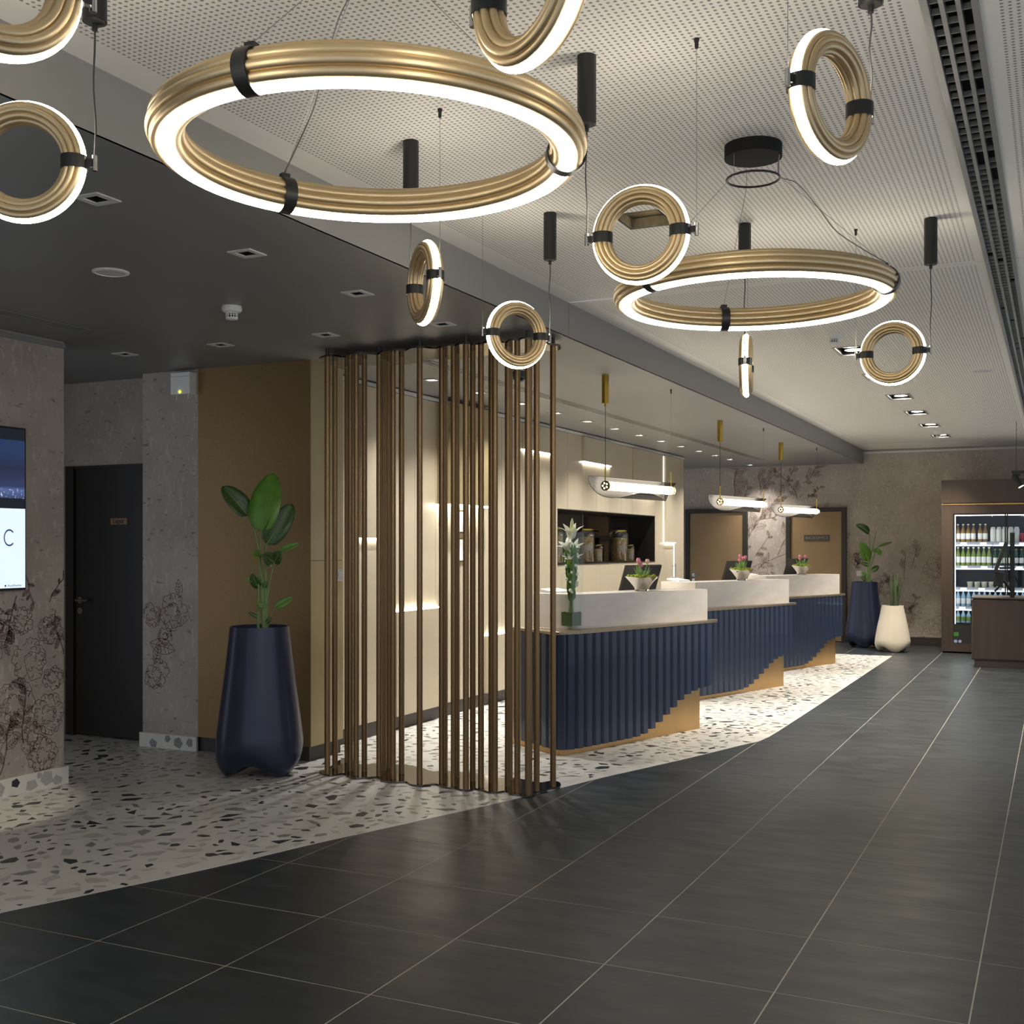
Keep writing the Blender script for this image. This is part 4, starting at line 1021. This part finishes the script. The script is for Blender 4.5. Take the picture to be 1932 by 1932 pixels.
leaves = [((1639.7, 1006, 0), (1614.5, 990, -.05), 15, 'leaf_dark', .3, .10, .4), ((1638.5, 1058, 0), (1623.5, 1022, -.1), 20, 'leaf', -.1, .04, .2), ((1657, 1031, 0), (1683, 1023, .1), 5, 'leaf', .2, .10, .4), ((1650, 1036, 0), (1660, 1048, -.15), 15, 'leaf', .3, .1, .3),
          ((1647, 1040, 0), (1662, 1038, -.1), 8, 'leaf', .3, .1, .3), ((1644, 1078, 0), (1658, 1068, .05), 10, 'leaf_dark', .1, .05, .3), ((1639, 1067, 0), (1623.5, 1062, 0), 8, 'leaf_dark', 0, .06, .3), ((1634, 1088, 0), (1625, 1079, 0), 7, 'leaf', 0, .1, .3), ((1634, 1096, 0), (1624, 1088, 0), 7, 'leaf_dark', 0, .1, .3), ((1640, 1098, 0), (1646, 1095, 0), 4, 'leaf_dark', 0, .1, .3)]
plant('thin bird-of-paradise plant with curled leaves before the far wall', 'plant', (pb.x, pb.y, .84), D2, stems, leaves, 'potted_plant')
p = onz(1684, 1229, 0); pw = Vector((p.x, p.y, 0)); D3 = depth(pw)
planter((pw.x, pw.y, 0), 32.5*D3/F, 19.5*D3/F, .66, 'planter_white', 'cream white planter with arched feet beside the far blue planter', .5, .07)
t = thing('snake_plant', 'upright snake plant of cylindrical spikes in the cream planter', 'plant', (pw.x, pw.y, .56))
for k, (a, c) in enumerate((((1682, 1150), (1680.5, 1079)), ((1686, 1150), (1688, 1081)), ((1690, 1150), (1693, 1081)), ((1692, 1150), (1700, 1084)), ((1687, 1150), (1690, 1092)))):
    q0, q1 = at(*a, D3+.03*(k % 2)), at(*c, D3+.05*(k % 3)-.04)
    MB().tube([q0, q0.lerp(q1, .4), q0.lerp(q1, .85), q1], [.020, .021, .016, .004], 10).build('spike', 'snake', t, smooth=60)

# ================================================================== LEFT SIDE THINGS
XT = XL+.05
tv = thing('wall_display', 'upright black-framed digital display showing weather on the patterned wall', 'display', (XL, 4.74, 1.23))
MB().box(XL+.001, XT, 4.44, 5.03, 1.237, 2.217).build('casing', 'tv_body', tv, bevel=.004)
MB().box(XT-.001, XT+.0012, 4.452, 5.018, 1.79, 2.138).build('city_picture', 'tv_city', tv)
for z0, z1 in ((2.138, 2.205), (1.728, 1.79)): MB().box(XT-.001, XT+.0010, 4.452, 5.018, z0, z1).build('dark_bar', 'tv_bar', tv)
MB().box(XT-.001, XT+.0012, 4.452, 5.022, 1.252, 1.728).build('white_screen', 'tv_white', tv)
RZ = Matrix.Rotation(R(90), 4, 'Z') @ Matrix.Rotation(R(90), 4, 'X')
n = 22; V = []; fs = []
for q in range(n+1):
    a = R(42)+R(276)*q/n
    for rr in (.0415, .051): V.append((XT+.002, 4.905+rr*.80*math.cos(a), 1.553+rr*math.sin(a)))
for q in range(n): fs.append((2*q, 2*q+1, 2*q+3, 2*q+2))
MB().add(V, fs).build('letter_c', 'tv_ink', tv, label='large blue letter C on the white screen')
text_mesh('lettering', 'AccuWeather', .0185, 'tv_ink', tv, Matrix.Translation((XT+.0016, 4.945, 1.2665)) @ RZ, .0003)
MB().tube([(XT+.001, 4.877, 1.2665), (XT+.002, 4.877, 1.2665)], .0062, 16).build('round_mark', 'tv_mark', tv)
t = thing('alarm_unit', 'small white wall unit with a yellow light beside the gold column', 'alarm unit', (-5.79, 6.62, 2.6))
MB().box(-5.885, -5.705, 6.545, 6.62, 2.615, 2.775).build('housing', 'white', t, bevel=.004)
MB().box(-5.885, -5.705, 6.543, 6.546, 2.742, 2.745).build('seam', 'alu', t)
MB().lathe([(.007, 0), (.007, .006)], (0, 0, 0), 12).tube([(-5.795, 6.545, 2.632), (-5.795, 6.538, 2.632)], .007, 12).build('indicator', 'yellow_led', t)
for x in (-5.84, -5.73): MB().tube([(x, 6.56, 2.615), (x, 6.56, 2.575)], .0025, 6).build('pin', 'white', t)
def switch(name, lab, c, ax, ay, n):
    t = thing(name, lab, 'switch', c); MB().obox(Vector(c)+Vector(n)*.004, Vector(ax)*.041, Vector(ay)*.041, Vector(n)*.004).build('plate', 'alu' if 'steel' in lab else 'white', t, bevel=.002)
    MB().obox(Vector(c)+Vector(n)*.010, Vector(ax)*.026, Vector(ay)*.026, Vector(n)*.003).build('rocker', 'alu' if 'steel' in lab else 'white', t, bevel=.002)
switch('light_switch', 'steel light switch on the side of the gold column', (-4.692, 6.965, 1.293), (0, 1, 0), (0, 0, 1), (1, 0, 0))
sw = ony(1621, 1082, YF); switch('light_switch', 'white light switch on the far wall behind the plant', (sw.x, YF, sw.z), (1, 0, 0), (0, 0, 1), (0, -1, 0))

# ================================================================== PANELLED WALL THINGS
cb = thing('wall_cabinet', 'tall shallow tan wall cabinet with a bright light under it', 'cabinet', (XP+PR, 9.1, 1.87))
MB().box(XP+.002, XP+.15, 8.76, 9.62, 1.872, ZS-.05).build('box', 'panel_dark', cb)
MB().box(XP+.02, XP+.13, 8.78, 9.60, 1.860, 1.871).build('light_strip', 'stripled', cb)
for k, (y0, y1, z0, z1, lab) in enumerate(((9.02, 9.30, 1.62, 1.83, 'white framed notice under the wall cabinet'), (9.02, 9.30, 1.36, 1.58, 'white framed notice below the other framed notice'))):
    t = thing('framed_notice', lab, 'notice', (XP, (y0+y1)/2, z0))
    MB().box(XP+.001, XP+.012, y0, y1, z0, z1).build('frame', 'brass', t); MB().box(XP+.012, XP+.0135, y0+.015, y1-.015, z0+.015, z1-.015).build('sheet', 'label_white', t)
def bar_handle(y, z0, z1, x, lab):
    t = thing('bar_handle', lab, 'handle', (XP, y, z0))
    MB().tube([(x+.05, y, z0), (x+.05, y, z1)], .008, 10).build('bar', 'chrome', t, smooth=40)
    for z in (z0+.03, z1-.03): MB().tube([(x, y, z), (x+.05, y, z)], .007, 10).build('post', 'chrome', t, smooth=40)
bar_handle(8.83, 1.04, 1.26, XP, 'polished bar handle on the panelled wall under the cabinet'); bar_handle(15.52, 1.04, 1.26, XP, 'polished bar handle on the panelled wall beyond the niche')
def jar(y, x, r_, h, lab, grp):
    z0 = NI[2]; t = thing('glass_jar', lab, 'jar', (x, y, z0), grp)
    MB().lathe([(r_*.95, .006), (r_, .02), (r_, h*.86), (r_*.86, h*.93), (r_*.80, h*.95)], (x, y, z0), 28, cap=False).lathe([(.001, .003), (r_*.95, .003)], (x, y, z0), 28, cap=False).build('glass', 'jar_glass', t, smooth=50)
    MB().lathe([(r_*.88, .008), (r_*.90, .012), (r_*.90, h*.74), (.001, h*.76)], (x, y, z0), 28).build('contents', 'jar_fill', t, smooth=50)
    MB().lathe([(r_*.84, h*.95), (r_*.88, h*.955), (r_*.88, h*.99), (r_*.5, h*1.0), (.001, h*1.0)], (x, y, z0), 28).build('lid', 'brass', t, smooth=40)
    MB().tube([(x, y-r_*.9, z0+h*.9), (x+r_*.4, y-r_*.95, z0+h*.98), (x+r_*.2, y-r_*.7, z0+h*1.02)], .004, 6).build('clip', 'chrome', t, smooth=60)
mat('jar_fill', '#6e5a34', .6, noise=.55, nscale=60)
for y, lab in ((12.55, 'large clip-top glass jar of grain in the dark niche, paired with a small jar'), (13.72, 'large clip-top glass jar of grain in the dark niche, before its far end'), (11.62, 'large clip-top glass jar of grain in the dark niche, behind the lily vase')):
    jar(y, XP-.14, .125, .40, lab, None)
for y in (12.93, 14.08, 12.0): jar(y, XP-.12, .068, .215, 'small clip-top glass jar beside a large jar in the dark niche', 'small jars in the niche')
MB().box(XP-.329, XP-.327, 12.975, 12.985, NI[2], NI[3]).build('joint', 'alu', wp)

# ================================================================== FRIDGE, ISLAND
FY, FX0, FX1 = 17.31, -1.48, .9
fr = thing('drinks_fridge', 'glass-fronted drinks fridge built into a dark wood cabinet', 'fridge', ((FX0+FX1)/2, FY+.5, 0))
gx0, gx1, gz0, gz1 = -1.325, .75, .39, 1.965
MB().box(FX0, FX0+.02, FY, YF, 0, 2.44).box(FX1-.02, FX1, FY, YF, 0, 2.44).box(FX0+.02, FX1-.02, FY+.02, YF, 2.42, 2.44).build('carcass', 'wood_dark', fr)
MB().box(FX0+.02, FX1-.02, FY, FY+.02, 2.115, 2.42).build('top_panel', 'wood_dark', fr)
MB().box(FX0, FX1, FY-.006, FY+.01, 2.085, 2.105).build('metal_trim', 'copper', fr)
b = MB().box(FX0+.02, gx0, FY, FY+.02, .02, 2.08).box(gx1, FX1-.02, FY, FY+.02, .02, 2.08).box(gx0, gx1, FY, FY+.02, gz1, 2.08).box(gx0, gx1, FY, FY+.02, .02, .13)
b.build('front_frame', 'wood_dark', fr)
MB().box(gx0, gx1, FY+.004, FY+.03, .13, .30).box(gx0, gx1, FY+.002, FY+.03, .30, .39).build('grille_panel', 'black', fr)
MB().box(gx0, gx0+.012, FY+.02, YF-.2, gz0, gz1).box(gx1-.012, gx1, FY+.02, YF-.2, gz0, gz1).box(gx0, gx1, YF-.55, YF-.5, gz0, gz1).box(gx0, gx1, FY+.03, YF-.5, gz0-.03, gz0).box(gx0, gx1, FY+.03, YF-.5, gz1, gz1+.02).build('liner', 'fridge_in', fr)
dw = (gx1-gx0)/3
for k in range(3):
    a, c = gx0+k*dw+.004, gx0+(k+1)*dw-.004
    d = MB().box(a, a+.018, FY+.005, FY+.028, gz0, gz1).box(c-.018, c, FY+.005, FY+.028, gz0, gz1).box(a+.018, c-.018, FY+.005, FY+.028, gz0, gz0+.02).box(a+.018, c-.018, FY+.005, FY+.028, gz1-.02, gz1).build('door', 'blackmetal', fr)
    MB().box(a+.018, c-.018, FY+.014, FY+.018, gz0+.02, gz1-.02).build('pane', 'door_glass', d, org=tuple(fr.location))
MB().box(gx0, gx1, FY+.002, FY+.004, gz1+.002, gz1+.012).build('chrome_line', 'chrome', fr)
SH = [(1.565, .02), (1.232, .02), (.925, .02), (.655, .02), (.42, .0)]
for z, th in SH[:4]:
    MB().box(gx0+.014, gx1-.014, FY+.10, YF-.56, z-.012, z).build('shelf', 'fridge_rail', fr)
    MB().box(gx0+.014, gx1-.014, FY+.088, FY+.10, z-.045, z+.004).build('price_rail', 'fridge_rail', fr)
    for k in range(7):
        x = gx0+.05+k*.27+rnd.uniform(-.05, .05); MB().box(x, x+.085, FY+.084, FY+.088, z-.043, z-.004).build('price_card', 'label_white', fr)
for z in (gz1-.03, 1.51, 1.18, .872, .60): MB().box(gx0+.03, gx1-.03, FY+.06, FY+.075, z, z+.012).build('light_strip', 'fridge_led', fr)
MB().box(gx0+.02, gx0+.03, FY+.04, FY+.05, gz0, gz1).build('light_strip', 'fridge_led', fr)
MB().box(gx0+.01, gx0+.075, FY+.001, FY+.002, .235, .295).build('green_sticker', 'screen_green', fr); MB().tube([(gx0+.035, FY+.003, .165), (gx0+.035, FY+.001, .165)], .024, 16).tube([(gx0+.092, FY+.003, .165), (gx0+.092, FY+.001, .165)], .022, 16).build('round_sticker', 'sticker_blue', fr)
def bottle_proto(name, kind):
    b = MB(); r_ = .031
    if kind == 'can': b.lathe([(.024, 0), (.029, .006), (.029, .115), (.024, .125), (.001, .124)], seg=14)
    elif kind == 'carton': b.lathe([(.001, 0), (.036, 0), (.036, .17), (.026, .21), (.001, .212)], seg=14)
    elif kind == 'cup': b.lathe([(.001, 0), (.030, 0), (.042, .075), (.045, .08), (.001, .081)], seg=14)
    else:
        hh = {'amber': .255, 'green': .262, 'dkgreen': .235, 'water': .235, 'wgreen': .185}[kind]
        P = [(.001, 0), (r_, .003), (r_, hh*.56), (r_*.82, hh*.66), (.013, hh*.80), (.012, hh*.93), (.014, hh*.935)]
        b.lathe(P, seg=14); n0 = len(b.f)
        b.lathe([(r_*1.012, hh*.16), (r_*1.012, hh*.48)], seg=14, mi=1, cap=False)
        b.lathe([(.015, hh*.93), (.015, hh), (.001, hh)], seg=12, mi=2)
    return b
KM = {'amber': ('b_amber', 'label_white', 'label_white'), 'green': ('b_green', 'b_white', 'label_white'), 'dkgreen': ('b_dkgreen', 'b_white', 'b_green'), 'water': ('b_blue', 'label_white', 'b_can'), 'wgreen': ('b_blue', 'b_green', 'b_dkgreen'), 'can': ('b_can',), 'canred': ('b_red',), 'canw': ('b_white',), 'carton': ('b_white',), 'cup': ('cup',)}
BL = {'amber': ('bottle', 'amber glass bottle with white label on the top fridge shelf', 'amber bottles on the top fridge shelf'), 'carton': ('carton', 'white drink carton on the top fridge shelf', 'white cartons on the top fridge shelf'),
      'canred': ('can', 'red drink can on the top fridge shelf', 'red cans on the top fridge shelf'), 'canw': ('can', 'white drink can on the top fridge shelf', 'white cans on the top fridge shelf'),
      'green': ('bottle', 'light green bottle on the second fridge shelf', 'light green bottles in the fridge'), 'dkgreen': ('bottle', 'dark green bottle on the second fridge shelf', 'dark green bottles in the fridge'),
      'cup': ('cup', 'small snack cup on the middle fridge shelf', 'snack cups in the fridge'), 'can': ('can', 'blue drink can on the middle fridge shelf', 'blue cans in the fridge'),
      'water': ('bottle', 'clear blue water bottle on the fourth fridge shelf', 'water bottles in the fridge'), 'wgreen': ('bottle', 'water bottle with green cap on the lowest fridge shelf', 'green-capped bottles in the fridge')}
BN = {'bottle': 'drink_bottle', 'carton': 'drink_carton', 'can': 'drink_can', 'cup': 'snack_cup'}
bprot = {}
def stock(kind, x, z, row=0):
    base = 'can' if kind.startswith('can') else kind
    if kind not in bprot: o = bottle_proto(kind, base).build(BN[BL[kind][0]], KM[kind], local=True, smooth=40); bprot[kind] = o
    else: o = bprot[kind].copy(); COL.objects.link(o)
    o.location = (x, FY+.145+row*.08, z); tag(o, BL[kind][1], BL[kind][0], BL[kind][2])
xs0 = gx0+.055
for k in range(6): stock('amber', xs0+k*.068+(.02 if k > 3 else 0), SH[0][0])
for k in range(5): stock('carton', xs0+.46+k*.076, SH[0][0])
for k in range(4): stock('canred', xs0+.83+k*.062, SH[0][0])
for k in range(6): stock('canw', xs0+1.09+k*.064, SH[0][0])
for k in range(7): stock('green', xs0+k*.068, SH[1][0])
for k in range(16): stock('dkgreen', xs0+.485+k*.068, SH[1][0])
for k in range(6): stock('cup', xs0+.16+k*.093, SH[2][0])
for k in range(8): stock('can', xs0+.95+k*.064, SH[2][0])
for k in range(20): stock('water', xs0+k*.07, SH[3][0])
for k in range(18): stock('wgreen', xs0+k*.07, SH[4][0])
# island
IY, IX0, IX1 = 15.42, -.965, .75
il = thing('service_island', 'dark wood service island with a recessed plinth before the fridge', 'counter', ((IX0+IX1)/2, IY+.4, 0))
MB().box(IX0+.035, IX1-.03, IY+.02, IY+.75, 0, .085).build('plinth', 'wood_dark', il)
MB().box(IX0, IX1, IY, IY+.8, .085, .845).build('body', 'wood_dark', il, bevel=.02)
MB().box(IX0-.005, IX1+.005, IY-.005, IY+.805, .848, .868).build('top', 'wood_dark', il, bevel=.003)
po = thing('till_terminal', 'black till terminal with tilted screen on a post standing on the island', 'till', (-.32, IY+.3, .868))
dpo = depth((-.40, IY+.3)); PX = lambda u, v, dd=0: at(u, v, dpo+dd)
q0, q1 = PX(1910, 1124), PX(1910, 1005)
q0.z = .868
hy = Vector((q0.x, q0.y, 0)).normalized(); hx = Vector((hy.y, -hy.x, 0))
MB().obox((q0+q1)/2, hx*.028, hy*.03, Vector((0, 0, (q1.z-q0.z)/2))).build('post', 'blackmetal', po, bevel=.004)
a, c = PX(1878, 1078), PX(1899, 1023); ax_ = (c-a)/2; pn = ax_.cross(hy).normalized()
MB().obox((a+c)/2, ax_, hy*.22, pn*.022).build('screen', 'blackmetal', po, bevel=.006)
a, c = PX(1885, 1072), PX(1908, 1072); MB().obox((a+c)/2, (c-a)/2, hy*.025, Vector((0, 0, .014))).build('arm', 'blackmetal', po)
a = PX(1884, 1093, -.1); MB().obox(a, hx*.055, hy*.08, Vector((0, 0, .085))+hx*.01).build('receipt_printer', 'blackmetal', po, bevel=.01)
a, c = PX(1913, 1123), PX(1894, 1096); MB().tube([a, c], .016, 8).tube([c, PX(1877, 1116)], .014, 8).build('brace', 'blackmetal', po, smooth=40)
a = PX(1873, 1050); MB().obox(a, hx*.004, hy*.12, Vector((0, 0, .16))).build('customer_screen', 'screen_back', po)
# hanging track with spotlights
zt = 2.455
tk = thing('track_light', 'black hanging track with tilted spotlights above the island', 'track light', (-.2, IY-.2, zt)); ky = IY-.3
q = ony(1909, 891, ky); x0 = q.x
MB().box(x0, x0+1.6, ky-.02, ky+.02, q.z-.016, q.z+.016).build('rail', 'black', tk)
for dx in (.05, 1.0): MB().tube([(x0+dx, ky, q.z+.016), (x0+dx, ky, ZC)], .003, 6).build('rod', 'black', tk)
for dx in (.03, .45, .9):
    h0 = Vector((x0+dx+.03, ky, q.z-.016)); h1 = h0+Vector((0, 0, -.085)); dr = Vector((.42, -.05, -.72)).normalized()
    MB().tube([h0, h1], .008, 8).obox(h0+Vector((-.01, 0, -.015)), (.045, 0, 0), (0, .014, 0), (0, 0, .015)).build('bracket', 'black', tk)
    hd = MB().tube([h1-dr*.07, h1+dr*.085], .036, 18).build('head', 'blackmetal', tk, smooth=40)
    MB().tube([h1+dr*.0855, h1+dr*.088], .030, 16).build('lens', 'lamp_on_cool', hd, org=tuple(tk.location))
    spot('spot_light', h1+dr*.10, h1+dr*2, 20, 60, (1, .95, .88), .5, .03, tk)
